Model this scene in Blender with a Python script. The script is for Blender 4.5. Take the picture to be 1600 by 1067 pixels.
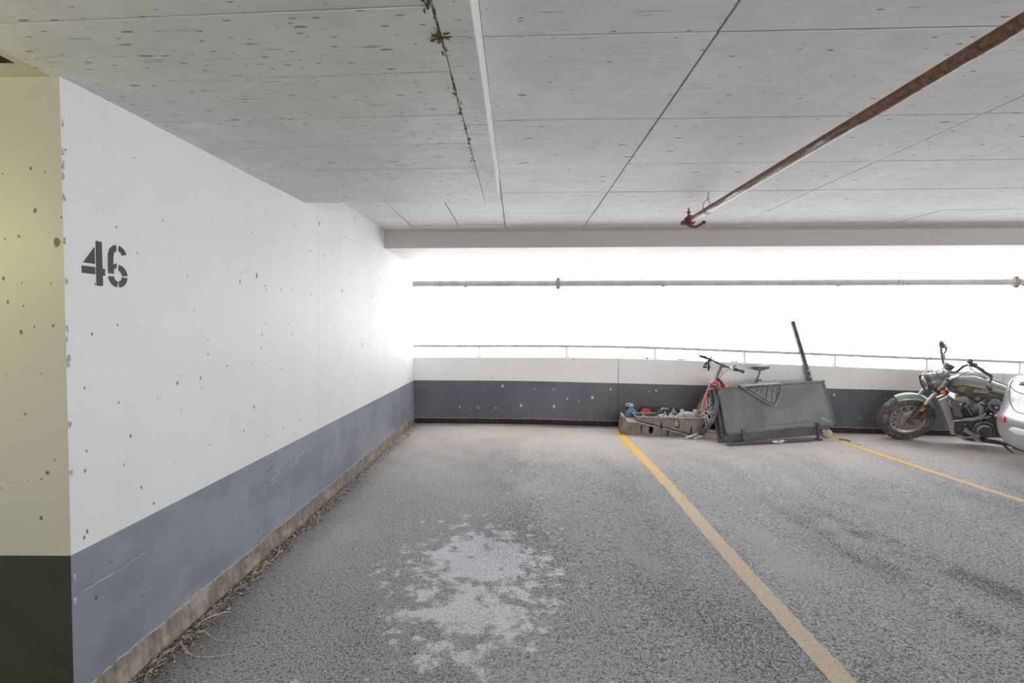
import bpy, bmesh, math, random
from mathutils import Vector, Matrix, Euler
random.seed(7)
C = bpy.context.scene.collection
R = math.radians
PI = math.pi
for o in list(bpy.data.objects): bpy.data.objects.remove(o)

# ------------------------------------------------------------------ camera, sky, exposure
cam = bpy.data.cameras.new('camera'); cam.lens = 18.0; cam.sensor_width = 36.0; cam.clip_start = 0.02
camera = bpy.data.objects.new('camera', cam); C.objects.link(camera)
camera.location = (0, 0, 1.45); camera.rotation_euler = (R(88), 0, R(0.573))
bpy.context.scene.camera = camera
SKY = 3.9
w = bpy.data.worlds.new('overcast_sky'); bpy.context.scene.world = w; w.use_nodes = True
w.node_tree.nodes['Background'].inputs[0].default_value = (0.97, 0.985, 1.0, 1)
w.node_tree.nodes['Background'].inputs[1].default_value = SKY
vs = bpy.context.scene.view_settings
vs.view_transform = 'Standard'; vs.look = 'None'; vs.gamma = 1.0; vs.use_curve_mapping = False; vs.exposure = 0.1

def lamp(name, kind, loc, energy, color=(1, 1, 1), rot=(0, 0, 0), **kw):
    l = bpy.data.lights.new(name, kind); l.energy = energy; l.color = color
    for k, v in kw.items(): setattr(l, k, v)
    o = bpy.data.objects.new(name, l); C.objects.link(o); o.location = loc; o.rotation_euler = rot
    return o
# yellow lamp of the neighbouring bay, on its ceiling left of the wall end
lamp('bay_lamp', 'POINT', (-2.25, 1.22, 1.78), 8, (1.0, 0.96, 0.42), shadow_soft_size=0.12)

# ------------------------------------------------------------------ node helpers
class NT:
    def __init__(s, name):
        s.m = bpy.data.materials.new(name); s.m.use_nodes = True; s.t = s.m.node_tree
        s.b = s.t.nodes['Principled BSDF']; s.tc = s.t.nodes.new('ShaderNodeTexCoord')
    def n(s, k, **kw):
        x = s.t.nodes.new('ShaderNode' + k)
        for a, v in kw.items(): setattr(x, a, v)
        return x
    def put(s, inp, v):
        if hasattr(v, 'is_output') or isinstance(v, bpy.types.NodeSocket): s.t.links.new(v, inp)
        elif isinstance(v, (tuple, list)) and len(v) == 3 and inp.type == 'RGBA': inp.default_value = (*v, 1)
        else: inp.default_value = v
    def math(s, op, a, b=0.0, c=None, clamp=False):
        x = s.n('Math', operation=op, use_clamp=clamp); s.put(x.inputs[0], a); s.put(x.inputs[1], b)
        if c is not None: s.put(x.inputs[2], c)
        return x.outputs[0]
    def mix(s, f, a, b, mode='MIX'):
        x = s.n('Mix', data_type='RGBA', blend_type=mode); s.put(x.inputs[0], f); s.put(x.inputs[6], a); s.put(x.inputs[7], b)
        return x.outputs[2]
    def ramp(s, v, lo, hi, a=0.0, b=1.0, smooth=True):
        x = s.n('MapRange', interpolation_type='SMOOTHSTEP' if smooth else 'LINEAR')
        s.put(x.inputs[0], v); s.put(x.inputs[1], lo); s.put(x.inputs[2], hi); s.put(x.inputs[3], a); s.put(x.inputs[4], b)
        return x.outputs[0]
    def vec(s, src, scale=(1, 1, 1), loc=(0, 0, 0)):
        x = s.n('Mapping'); s.put(x.inputs[0], src); x.inputs[1].default_value = loc; x.inputs[3].default_value = scale
        return x.outputs[0]
    def noise(s, v, scale, detail=4, rough=.55):
        x = s.n('TexNoise'); s.put(x.inputs['Vector'], v); x.inputs['Scale'].default_value = scale
        x.inputs['Detail'].default_value = detail; x.inputs['Roughness'].default_value = rough
        return x.outputs['Fac']
    def voro(s, v, scale, feature='F1'):
        x = s.n('TexVoronoi', feature=feature); s.put(x.inputs['Vector'], v); x.inputs['Scale'].default_value = scale
        return x
    def xyz(s, v):
        x = s.n('SeparateXYZ'); s.put(x.inputs[0], v); return x.outputs
    def pits(s, v, scale, keep, size):
        """sparse bug holes: KEEP share of the cells, radius up to SIZE of a cell"""
        nz = s.n('TexNoise'); s.put(nz.inputs['Vector'], v); nz.inputs['Scale'].default_value = 9; nz.inputs['Detail'].default_value = 2
        ad = s.n('VectorMath', operation='MULTIPLY_ADD'); s.put(ad.inputs[0], nz.outputs['Color']); ad.inputs[1].default_value = (size * .9,) * 3; s.put(ad.inputs[2], v); v = ad.outputs[0]
        x = s.voro(v, scale); x.voronoi_dimensions = '2D'; c = s.n('SeparateColor'); s.put(c.inputs[0], x.outputs['Color'])
        r = s.math('MULTIPLY', c.outputs[1], c.outputs[1]); r = s.math('MULTIPLY', r, size)
        on = s.math('LESS_THAN', c.outputs[0], keep)
        d = s.math('SUBTRACT', r, x.outputs['Distance']); d = s.math('MULTIPLY', d, 1 / (size * .22), clamp=True)
        return s.math('MULTIPLY', d, on)
    def bump(s, h, strength=.3, dist=.01, prev=None):
        x = s.n('Bump'); x.inputs['Strength'].default_value = strength; x.inputs['Distance'].default_value = dist
        s.put(x.inputs['Height'], h)
        if prev is not None: s.put(x.inputs['Normal'], prev)
        return x.outputs[0]
    def done(s, col, rough=.6, normal=None, metal=0.0, **kw):
        s.put(s.b.inputs['Base Color'], col); s.put(s.b.inputs['Roughness'], rough); s.put(s.b.inputs['Metallic'], metal)
        if normal is not None: s.put(s.b.inputs['Normal'], normal)
        for k, v in kw.items(): s.put(s.b.inputs[k.replace('_', ' ')], v)
        return s.m

def plain(name, col, rough=.5, metal=0.0, vary=.12, scale=14, dust=0.0, bump=.05, **kw):
    """painted metal, plastic, rubber: colour with a little procedural mottling, grain and dust"""
    t = NT(name); o = t.tc.outputs['Object']
    n = t.noise(o, scale, 5)
    dark = tuple(c * (1 - vary) for c in col); light = tuple(min(1, c * (1 + vary)) for c in col)
    c = t.mix(t.ramp(n, .3, .7), dark, light)
    if dust: c = t.mix(t.math('MULTIPLY', t.ramp(t.noise(o, scale * .4, 6), .42, .7), dust), c, (.42, .39, .35))
    rr = t.ramp(n, .2, .8, max(0, rough - .06), min(1, rough + .06))
    return t.done(c, rr, t.bump(t.noise(o, scale * 14, 2), bump, .002) if bump else None, metal, **kw)

# ------------------------------------------------------------------ mesh helpers
class MB:
    def __init__(s): s.v = []; s.f = []; s.mi = []; s.cur = 0; s.uv = {}
    def add(s, vs, fs):
        b = len(s.v); s.v += [Vector(p) for p in vs]
        for f in fs: s.f.append([i + b for i in f]); s.mi.append(s.cur)
        return s
    def hexa(s, p):   # 8 corners: bottom ring 0-3, top ring 4-7
        return s.add(p, [(3, 2, 1, 0), (4, 5, 6, 7), (0, 1, 5, 4), (1, 2, 6, 5), (2, 3, 7, 6), (3, 0, 4, 7)])
    def box(s, c, d, M=None):
        x, y, z = (q / 2 for q in d); c = Vector(c)
        p = [Vector(q) for q in ((-x, -y, -z), (x, -y, -z), (x, y, -z), (-x, y, -z), (-x, -y, z), (x, -y, z), (x, y, z), (-x, y, z))]
        if M is not None: p = [M @ q for q in p]
        return s.hexa([c + q for q in p])
    def cbox(s, c, d, b=.004, M=None):   # chamfered box
        x, y, z = (q / 2 for q in d); c = Vector(c); b = min(b, x * .9, y * .9, z * .9)
        bm = bmesh.new(); bmesh.ops.create_cube(bm, size=1)
        for v in bm.verts: v.co = Vector((v.co.x * 2 * x, v.co.y * 2 * y, v.co.z * 2 * z))
        bmesh.ops.bevel(bm, geom=bm.edges[:], offset=b, segments=2, affect='EDGES', profile=.5)
        bm.verts.index_update()
        vs = [((M @ v.co) if M is not None else v.co) + c for v in bm.verts]; fs = [[v.index for v in f.verts] for f in bm.faces]
        bm.free(); return s.add(vs, fs)
    def tube(s, pts, r, n=10, cap=True, closed=False):
        pts = [Vector(p) for p in pts]; m = len(pts); rs = r if isinstance(r, (list, tuple)) else [r] * m
        vs = []; fs = []; up = None
        for i, p in enumerate(pts):
            a = pts[(i - 1) % m] if (i or closed) else p; b = pts[(i + 1) % m] if (i < m - 1 or closed) else p
            t = (b - a).normalized()
            if up is None: up = Vector((0, 0, 1)) if abs(t.z) < .9 else Vector((1, 0, 0))
            u = (up - t * up.dot(t)).normalized(); up = u; q = t.cross(u)
            for k in range(n):
                g = 2 * PI * k / n; vs.append(p + (u * math.cos(g) + q * math.sin(g)) * rs[i])
        for i in range(m if closed else m - 1):
            for k in range(n):
                a = i * n + k; b = i * n + (k + 1) % n; j = ((i + 1) % m) * n
                fs.append((a, b, j + (k + 1) % n, j + k))
        if cap and not closed:
            fs.append(tuple(range(n - 1, -1, -1))); fs.append(tuple((m - 1) * n + k for k in range(n)))
        return s.add(vs, fs)
    def cyl(s, a, b, r, r2=None, n=16): return s.tube([a, b], [r, r if r2 is None else r2], n)
    def lathe(s, prof, c=(0, 0, 0), axis=(0, 0, 1), n=20, cap=True, closed=False, arc=None):
        """PROF: (radius, height) pairs turned about AXIS through C"""
        ax = Vector(axis).normalized(); u = Vector((1, 0, 0)) if abs(ax.x) < .9 else Vector((0, 1, 0))
        u = (u - ax * u.dot(ax)).normalized(); q = ax.cross(u); c = Vector(c); vs = []; fs = []; m = len(prof)
        for r, h in prof:
            for k in range(n):
                g = 2 * PI * k / n; vs.append(c + ax * h + (u * math.cos(g) + q * math.sin(g)) * r)
        for i in range(m if closed else m - 1):
            for k in range(n):
                j = (i + 1) % m
                fs.append((i * n + k, i * n + (k + 1) % n, j * n + (k + 1) % n, j * n + k))
        if cap and not closed: fs.append(tuple(range(n - 1, -1, -1))); fs.append(tuple((m - 1) * n + k for k in range(n)))
        return s.add(vs, fs)
    def torus(s, c, axis, R1, r, n=40, m=10, sz=1.0):
        return s.lathe([(R1 + r * math.cos(2 * PI * k / m), sz * r * math.sin(2 * PI * k / m)) for k in range(m)], c, axis, n, closed=True)
    def prism(s, poly, O, U, V, W):
        """POLY in the (U, V) frame at O, thickness vector W"""
        O, U, V, W = map(Vector, (O, U, V, W)); n = len(poly)
        a = [O + U * x + V * y for x, y in poly]; fs = [tuple(range(n - 1, -1, -1)), tuple(range(n, 2 * n))]
        for k in range(n): fs.append((k, (k + 1) % n, n + (k + 1) % n, n + k))
        return s.add(a + [p + W for p in a], fs)
    def loft(s, rings, cap=True, closed=True):
        n = len(rings[0]); vs = [p for r in rings for p in r]; fs = []
        for i in range(len(rings) - 1):
            for k in range(n if closed else n - 1):
                fs.append((i * n + k, i * n + (k + 1) % n, (i + 1) * n + (k + 1) % n, (i + 1) * n + k))
        if cap: fs.append(tuple(range(n - 1, -1, -1))); fs.append(tuple((len(rings) - 1) * n + k for k in range(n)))
        return s.add(vs, fs)
    def ball(s, c, r, n=12, m=8, M=None):
        c = Vector(c); r = Vector(r) if not isinstance(r, (int, float)) else Vector((r, r, r))
        rings = []
        for i in range(1, m):
            t = PI * i / m
            rings.append([c + ((M @ q) if M is not None else q) for q in (Vector((r.x * math.sin(t) * math.cos(2 * PI * k / n), r.y * math.sin(t) * math.sin(2 * PI * k / n), -r.z * math.cos(t))) for k in range(n))])
        return s.loft(rings)
    def xf(s, M, a=0):
        for i in range(a, len(s.v)): s.v[i] = M @ s.v[i]
        return s
    def build(s, name, mats, parent=None, smooth=True, bevel=0.0, sub=0, fix=True, angle=35):
        me = bpy.data.meshes.new(name); me.from_pydata([tuple(v) for v in s.v], [], s.f)
        if not isinstance(mats, (list, tuple)): mats = [mats]
        for m in mats: me.materials.append(m)
        for p, i in zip(me.polygons, s.mi): p.material_index = i
        if fix:
            bm = bmesh.new(); bm.from_mesh(me); bmesh.ops.recalc_face_normals(bm, faces=bm.faces[:])
            if smooth:
                for e in bm.edges:
                    if len(e.link_faces) == 2 and e.calc_face_angle(0) > R(angle): e.smooth = False
            bm.to_mesh(me); bm.free()
        if smooth:
            for p in me.polygons: p.use_smooth = True
        o = bpy.data.objects.new(name, me); C.objects.link(o)
        if bevel:
            b = o.modifiers.new('bevel', 'BEVEL'); b.width = bevel; b.segments = 2; b.limit_method = 'ANGLE'; b.angle_limit = R(40)
        if sub:
            b = o.modifiers.new('sub', 'SUBSURF'); b.levels = sub; b.render_levels = sub
        if parent is not None: o.parent = parent
        return o
def tag(o, label=None, cat=None, group=None, kind=None):
    for k, v in (('label', label), ('category', cat), ('group', group), ('kind', kind)):
        if v: o[k] = v
    return o
def thing(name, label, cat, loc=(0, 0, 0), rot=(0, 0, 0), group=None):
    o = bpy.data.objects.new(name, None); C.objects.link(o); o.empty_display_size = .1
    o.location = loc; o.rotation_euler = rot
    return tag(o, label, cat, group)
def structure(o): o['kind'] = 'structure'; return o
def spline(pts, n=8, closed=False):
    """Catmull-Rom through PTS"""
    p = [Vector(q) for q in pts]; m = len(p); out = []
    for i in range(m if closed else m - 1):
        a, b, c, d = (p[(i + k) % m] if closed else p[max(0, min(m - 1, i + k))] for k in (-1, 0, 1, 2))
        for k in range(n):
            t = k / n; out.append(.5 * ((2 * b) + (c - a) * t + (2 * a - 5 * b + 4 * c - d) * t * t + (3 * b - a - 3 * c + d) * t ** 3))
    if not closed: out.append(p[-1])
    return out
def rect_uv(o, fn):
    me = o.data; l = me.uv_layers.new(name='along_height')
    for p in me.polygons:
        for li in p.loop_indices: l.data[li].uv = fn(me.vertices[me.loops[li].vertex_index].co)

# the floor falls gently to the right; the parapet and its rail fall with the ramp outside
def floor_z(x, y=0):
    if x < -.5: return 0.0
    if x < .5: return -.0105 * (x + .5) ** 2
    return -.0105 - .021 * (x - .5)
def ramp_z(x):
    if x < .5: return 0.0
    if x < 2.4: return -.01 * (x - .5) ** 2
    return -.0361 - .038 * (x - 2.4)
def back_y(x): return 7.407 - .027 * (x + 1.5)
def left_x(y): return -1.588 + (y - 1.773) * .0156
# ================================================================== setting: materials
def concrete_paint(name, base, pit_keep=.22, pit_scale=(7, 7, 7), streak=False, dirt=.10, rough=.5, joints=None):
    t = NT(name); o = t.tc.outputs['Object']
    n1 = t.noise(o, 1.3, 5); n2 = t.noise(o, 9, 5, .6)
    c = t.mix(t.ramp(n1, .3, .7), tuple(q * (1 - dirt) for q in base), base)
    br = t.noise(t.vec(o, (1, 3.5, 3.5), (2, 9, 4)), 2.3, 6, .7); c = t.mix(t.ramp(br, .5, .75, 0, dirt * 2.2), c, tuple(q * .66 for q in base))
    c = t.mix(t.ramp(n2, .35, .75, 0, dirt * 1.6), c, tuple(q * .62 for q in base))
    p1 = t.pits(t.vec(o, pit_scale), 1.0, pit_keep * 2.0, .105)
    p2 = t.pits(t.vec(o, tuple(q * 2.6 for q in pit_scale), (3, 7, 1)), 1.0, pit_keep * 2.2, .16)
    p = t.math('MAXIMUM', p1, p2); h = t.math('MULTIPLY', p, -1.0)
    if streak:
        s = t.noise(t.vec(o, (1.3, 16, 16)), 4.2, 7, .7); area = t.ramp(t.noise(o, 1.6, 3), .36, .58)
        s = t.math('MULTIPLY', t.ramp(s, .585, .66), area)
        p = t.math('MAXIMUM', p, t.math('MULTIPLY', s, streak)); h = t.math('ADD', h, t.math('MULTIPLY', s, -.7))
        rid = t.noise(t.vec(o, (.5, 14, 14)), 2.0, 4); h = t.math('ADD', h, t.math('MULTIPLY', rid, .8))
    c = t.mix(t.math('MULTIPLY', p, .78), c, tuple(q * .16 for q in base))
    h = t.math('ADD', h, t.math('MULTIPLY', n2, .35))
    return t.done(c, rough, t.bump(h, .45, .006))
M_CEIL = concrete_paint('painted_ceiling_concrete', (.82, .80, .785), .15, (3.2, 9, 9), .8, .13, .55)
M_BEAM = concrete_paint('board_marked_beam_concrete', (.80, .795, .775), .34, (4, 15, 15), 1.0, .18, .5)
M_BEAMSIDE = concrete_paint('beam_edge_paint', (.82, .81, .79), .12, (8, 8, 8), 0, .06, .5)
M_STEP = concrete_paint('downstand_paint', (.52, .485, .47), 0.0, (5, 9, 9), 0, .02, .6)
M_JOINT = plain('dark_joint_concrete', (.25, .24, .23), .9, vary=.3)  # dark slab concrete showing in the open joints

def wall_mat(name, dado, raw_col, raw_h, raw_wave, dado_h=.627, pits=.2, edge_wave=.0, chips=0.0, white=(.765, .77, .77), dado_rough=.36, scuff=.5, joints=()):
    """white paint over a grey dado over bare concrete; v of the uv map is the height above the floor"""
    t = NT(name); o = t.tc.outputs['Object']; uv = t.n('UVMap', uv_map='along_height').outputs[0]
    u, v, _ = t.xyz(uv)
    n1 = t.noise(o, 1.1, 5); n2 = t.noise(o, 8, 6, .6)
    wh = t.mix(t.ramp(n1, .3, .75), tuple(q * .93 for q in white), white)
    run = t.noise(t.vec(uv, (9, .35, 1)), 1.0, 5)
    wh = t.mix(t.ramp(run, .5, .8, 0, .10), wh, (.55, .54, .50))
    wh = t.mix(t.ramp(n2, .55, .85, 0, .10), wh, (.5, .5, .5))
    sc2 = t.noise(t.vec(uv, (3.2, 55, 1), (1, 2, 0)), 1.7, 6, .7); band = t.math('MULTIPLY', t.ramp(v, .76, .64), t.ramp(t.noise(t.vec(uv, (.9, 0, 1)), 1.0, 2), .45, .6))
    wh = t.mix(t.math('MULTIPLY', t.ramp(sc2, .60, .68), t.math('MULTIPLY', band, .5)), wh, (.25, .25, .26))
    dd = t.mix(t.ramp(n1, .3, .7), tuple(q * .8 for q in dado), tuple(q * 1.15 for q in dado))
    blot = t.noise(t.vec(uv, (2.2, 3.2, 1)), 1.2, 3)
    dd = t.mix(t.ramp(blot, .50, .60, 0, scuff * .7), dd, tuple(q * .62 for q in dado))
    scr = t.noise(t.vec(uv, (2.2, 42, 1), (0, 0, 0)), 1.6, 7, .75)
    dd = t.mix(t.math('MULTIPLY', t.ramp(scr, .58, .72, 0, scuff), t.ramp(n1, .4, .7)), dd, tuple(min(1, q * 2.0 + .03) for q in dado))
    if chips:
        ch = t.pits(t.vec(uv, (11, 7, 1), (2, 5, 0)), 1.0, chips, .2)
        dd = t.mix(ch, dd, (.62, .61, .6))
    he = t.math('ADD', v, t.math('MULTIPLY', t.math('SUBTRACT', t.noise(t.vec(uv, (5, 0, 1)), 3.0, 5), .5), edge_wave))
    c = t.mix(t.math('GREATER_THAN', he, dado_h), dd, wh)
    # bare concrete below a hand-cut paint edge
    rn = t.noise(t.vec(uv, (1.0, 0, 1)), 3.5, 6, .62)
    hr = t.math('ADD', v, t.math('MULTIPLY', t.math('SUBTRACT', rn, .5), -raw_wave))
    rs = t.noise(t.vec(uv, (26, 4, 1)), 1.6, 6, .65)
    rc = t.mix(t.ramp(rs, .3, .7), tuple(q * .55 for q in raw_col), tuple(q * 1.3 for q in raw_col))
    rc = t.mix(t.ramp(t.noise(o, 26, 6, .7), .42, .62, 0, .6), rc, tuple(q * .5 for q in raw_col)); rc = t.mix(t.ramp(n2, .45, .7, 0, .7), rc, tuple(q * 1.7 for q in raw_col))
    lip = t.math('MULTIPLY', t.math('LESS_THAN', hr, raw_h + .007), t.ramp(t.noise(t.vec(uv, (30, 0, 1)), 1, 3), .4, .55, 0, .8))
    c = t.mix(lip, c, (.55, .55, .56))
    for jx in joints:   # hairline pour joints
        jl = t.math('LESS_THAN', t.math('ABSOLUTE', t.math('SUBTRACT', u, jx)), .004); c = t.mix(t.math('MULTIPLY', jl, .16), c, (.2, .2, .2))
    israw = t.math('LESS_THAN', hr, raw_h)
    p = t.math('MAXIMUM', t.pits(t.vec(uv, (6, 4, 1)), 1.0, pits * 2.0, .075), t.pits(t.vec(uv, (19, 13, 1), (4, 2, 8)), 1.0, pits * 1.0, .12))
    p = t.math('MULTIPLY', p, t.math('SUBTRACT', 1.0, israw))
    c = t.mix(t.math('MULTIPLY', p, .85), c, (.05, .048, .045))
    c = t.mix(israw, c, rc)
    h = t.math('ADD', t.math('MULTIPLY', p, -1.0), t.math('MULTIPLY', n2, .25))
    h = t.math('ADD', h, t.math('MULTIPLY', t.math('MULTIPLY', rs, israw), 1.4)); h = t.math('ADD', h, t.math('MULTIPLY', israw, -.6))
    ro = t.mix(israw, t.mix(t.math('GREATER_THAN', he, dado_h), (dado_rough,) * 3, (.5,) * 3), (.9,) * 3)
    return t.done(c, ro, t.bump(h, .5, .006))
M_LEFT = wall_mat('left_wall_paint', (.25, .265, .305), (.26, .22, .19), .115, .07, scuff=.55, joints=(3.99, 6.47))
M_END = wall_mat('shaded_wall_end_paint', (.050, .052, .036), (.12, .11, .09), .03, .02, pits=.35, white=(.60, .57, .46), dado_rough=.5, chips=.15)  # left wall's paint, its shade put into darker tan and olive tones
M_BACK = wall_mat('parapet_paint', (.125, .126, .142), (.030, .027, .025), .075, .03, pits=.16, edge_wave=.006, chips=.35, white=(.90, .885, .865), dado_rough=.4, scuff=.35)

def asphalt():
    t = NT('worn_asphalt'); o = t.tc.outputs['Object']; x, y, z = t.xyz(o)
    big = t.noise(o, .8, 4); mid = t.noise(o, 3.1, 6, .6); fine = t.noise(o, 85, 4, .7); grit = t.noise(o, 260, 3, .7)
    vo = t.voro(o, 120); cs = t.n('SeparateColor'); t.put(cs.inputs[0], vo.outputs['Color'])
    c = t.mix(t.ramp(big, .3, .7), (.415, .42, .435), (.52, .52, .525))
    c = t.mix(t.ramp(mid, .35, .7, 0, .55), c, (.47, .455, .445))
    c = t.mix(t.ramp(cs.outputs[0], .0, 1.0, .0, .55), c, (.55, .54, .53), 'MIX')
    # stone and binder speckle
    sp = t.noise(o, 115, 3, .7); sp2 = t.noise(t.vec(o, (1, 1, 1), (5, 2, 0)), 48, 4, .7)
    c = t.mix(t.ramp(sp, .485, .36, 0, .92), c, (.05, .048, .05)); c = t.mix(t.ramp(sp, .54, .64, 0, .85), c, (.84, .85, .88))
    c = t.mix(t.ramp(sp2, .46, .36, 0, .75), c, (.07, .068, .07))
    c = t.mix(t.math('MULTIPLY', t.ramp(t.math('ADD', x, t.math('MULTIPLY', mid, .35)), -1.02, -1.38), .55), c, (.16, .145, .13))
    # open dark pores between the stones, denser in worn patches
    pore = t.math('ADD', t.math('MULTIPLY', fine, .65), t.math('MULTIPLY', grit, .35))
    patch = t.noise(t.vec(o, (1, .5, 1), (3.3, 1.2, 0)), 1.1, 4)
    def track(cx, sl, wd):   # grit worn open along a wheel path
        dd_ = t.math('DIVIDE', t.math('SUBTRACT', t.math('ADD', x, t.math('MULTIPLY', y, sl)), cx), wd)
        return t.ramp(t.math('MULTIPLY', dd_, dd_), 1.0, .0)
    trk = t.math('MAXIMUM', track(3.62, .31, .16), track(2.55, .10, .15)); trk = t.math('MULTIPLY', trk, t.math('MULTIPLY', t.ramp(y, 5.2, 3.8), t.ramp(mid, .36, .56)))
    lim = t.ramp(patch, .35, .7, .40, .49); lim = t.math('ADD', lim, t.math('MULTIPLY', trk, .075))
    pr = t.ramp(t.math('SUBTRACT', lim, pore), -.01, .05)
    c = t.mix(t.math('MULTIPLY', pr, .8), c, (.06, .058, .06))
    lt = t.ramp(pore, .60, .70); c = t.mix(t.math('MULTIPLY', lt, .6), c, (.66, .65, .64))
    # dust towards the parapet, with the opening's light painted into its pale tone
    dn = t.math('ADD', y, t.math('MULTIPLY', t.math('SUBTRACT', mid, .5), 1.6))
    c = t.mix(t.ramp(dn, 4.4, 7.2, 0, .80), c, (.71, .63, .575))
    foot_band = t.math('MULTIPLY', t.ramp(t.math('ADD', y, t.math('MULTIPLY', big, .35)), 7.28, 7.5), .6)  # brown darkening of the floor along the parapet foot
    c = t.mix(foot_band, c, (.12, .095, .08))
    # faint pale drifts
    c = t.mix(t.ramp(t.noise(t.vec(o, (1.2, .6, 1), (7, 3, 0)), 1.3, 6, .6), .52, .72, 0, .6), c, (.58, .58, .59))
    # chalky white spill in the stall
    ex = t.math('DIVIDE', t.math('SUBTRACT', x, -.28), .40)
    def blob(cx, cy, rx, ry):
        a = t.math('DIVIDE', t.math('SUBTRACT', x, cx), rx); b = t.math('DIVIDE', t.math('SUBTRACT', y, cy), ry)
        return t.math('ADD', t.math('MULTIPLY', a, a), t.math('MULTIPLY', b, b))
    d = t.math('MINIMUM', blob(-.22, 3.15, .36, .42), blob(-.24, 2.52, .26, .22)); d = t.math('MINIMUM', d, blob(-.28, 2.2, .26, .16))
    d = t.math('MINIMUM', d, blob(-.22, 2.9, .62, .95))
    sn = t.math('ADD', t.noise(o, 9, 8, .68), t.math('MULTIPLY', t.math('SUBTRACT', 1.0, d), .14))
    d2 = t.math('MINIMUM', blob(-.2, 3.15, .34, .36), blob(-.22, 2.52, .26, .18))
    sn = t.math('ADD', sn, t.math('MULTIPLY', t.ramp(d2, 0, 1.2, 1, 0), .13))
    spill = t.math('MULTIPLY', t.math('MULTIPLY', t.ramp(sn, .555, .70), t.ramp(d, 1.4, .8)), t.ramp(sp, .34, .48, .35, 1))
    dr = t.voro(o, 9); dc = t.n('SeparateColor'); t.put(dc.inputs[0], dr.outputs['Color'])
    drop = t.math('MULTIPLY', t.math('LESS_THAN', dr.outputs['Distance'], t.math('MULTIPLY', dc.outputs[0], .22)), t.math('LESS_THAN', dc.outputs[1], t.ramp(d, 3.2, .8, 0, .55)))
    spill = t.math('MAXIMUM', spill, t.math('MULTIPLY', drop, .6))
    spill = t.math('MULTIPLY', spill, t.math('SUBTRACT', 1.0, t.math('MULTIPLY', pr, .75)))
    c = t.mix(t.math('MULTIPLY', spill, .95), c, (.93, .95, .99))
    h = t.math('ADD', t.math('MULTIPLY', fine, .6), t.math('MULTIPLY', cs.outputs[0], .25)); h = t.math('SUBTRACT', h, t.math('MULTIPLY', pr, .6))
    return t.done(c, .82, t.bump(h, .75, .008))
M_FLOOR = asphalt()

def line_paint():
    t = NT('worn_yellow_line_paint'); o = t.tc.outputs['Object']; x, y, z = t.xyz(o)
    n = t.noise(o, 110, 4, .7); b = t.noise(o, 5, 4)
    yy = t.math('ADD', y, t.math('MULTIPLY', b, .5))
    c = t.mix(t.ramp(yy, 3.9, 6.6), (.80, .655, .49), (.93, .58, .10))
    c = t.mix(t.ramp(n, .46, .34, 0, .75), c, (.27, .23, .20)); c = t.mix(t.ramp(n, .58, .75, 0, .4), c, (.78, .66, .48))
    return t.done(c, .75, t.bump(n, .5, .005))
M_LINE = line_paint()
M_STENCIL = plain('black_stencil_paint', (.045, .045, .05), .6, vary=.25, scale=20)
M_RECESS = plain('brown_hollow_shade', (.035, .022, .012), .95, vary=.6, scale=30, bump=.6)
M_RAW = plain('bare_brown_concrete', (.13, .085, .045), .9, vary=.5, scale=20, bump=.6)

# ================================================================== setting: geometry
# floor
X0, X1, Y0, Y1 = -9, 16, -9, 7.9
b = MB(); nx, ny = 100, 40
for i in range(nx + 1):
    for j in range(ny + 1):
        x = X0 + (X1 - X0) * i / nx; y = Y0 + (Y1 - Y0) * j / ny
        b.v.append(Vector((x, y, floor_z(x))))
for i in range(nx):
    for j in range(ny):
        a = i * (ny + 1) + j; b.f.append([a, a + ny + 1, a + ny + 2, a + 1]); b.mi.append(0)
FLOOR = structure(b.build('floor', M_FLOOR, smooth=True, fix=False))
def stripe(pts, wid, seed):
    rnd = random.Random(seed); b = MB(); L = []; Rr = []
    for (x, y) in pts:
        L.append((x - wid / 2 + rnd.uniform(-.007, .007), y, floor_z(x) + .003)); Rr.append((x + wid / 2 + rnd.uniform(-.007, .007), y, floor_z(x) + .003))
    n = len(pts); b.add(L + Rr, [(i, n + i, n + i + 1, i + 1) for i in range(n - 1)])
    return b.build('painted_line', M_LINE, FLOOR, smooth=False, fix=False)
S1 = [(1.395 + .008 * math.sin(k * .7) - .0 * k, 1.0 + k * .03875) for k in range(159)]
stripe([(1.352 + (y - 2.03) * .0085 + .01 * math.sin(y * 1.7), y) for _, y in S1], .108, 1)
stripe([(4.395 - (y - 4.4) * .075 + .006 * math.sin(y * 2), y) for y in [2.0 + k * .037 for k in range(140)]], .085, 2)

# parapet: three bays with open joints, dado painted on, all following the fall of the ramp
WALL_BACK = structure(bpy.data.objects.new('wall_back', None)); C.objects.link(WALL_BACK)
def parapet(xa, xb):
    b = MB(); n = max(2, int((xb - xa) / .2)); f = []
    for i in range(n + 1):
        x = xa + (xb - xa) * i / n; y = back_y(x); z0 = floor_z(x) - .15; z1 = .963 + ramp_z(x)
        b.v += [Vector(q) for q in ((x, y, z0), (x, y, floor_z(x)), (x, y, floor_z(x) + .627), (x, y, z1 - .006), (x, y + .006, z1), (x, y + .2, z1), (x, y + .2, z0))]
    for i in range(n):
        for k in range(6): b.f.append([i * 7 + k, (i + 1) * 7 + k, (i + 1) * 7 + k + 1, i * 7 + k + 1]); b.mi.append(0)
    b.f += [list(range(7)), [n * 7 + k for k in range(7)]]; b.mi += [0, 0]
    o = b.build('panel', M_BACK, WALL_BACK, smooth=False)
    rect_uv(o, lambda c: (c.x + .3 * c.y, c.z - floor_z(c.x) if c.z < 0.5 else (c.z - floor_z(c.x))))
    return o
parapet(-1.70, 1.446); parapet(1.454, 6.78); parapet(6.788, 16)

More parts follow.
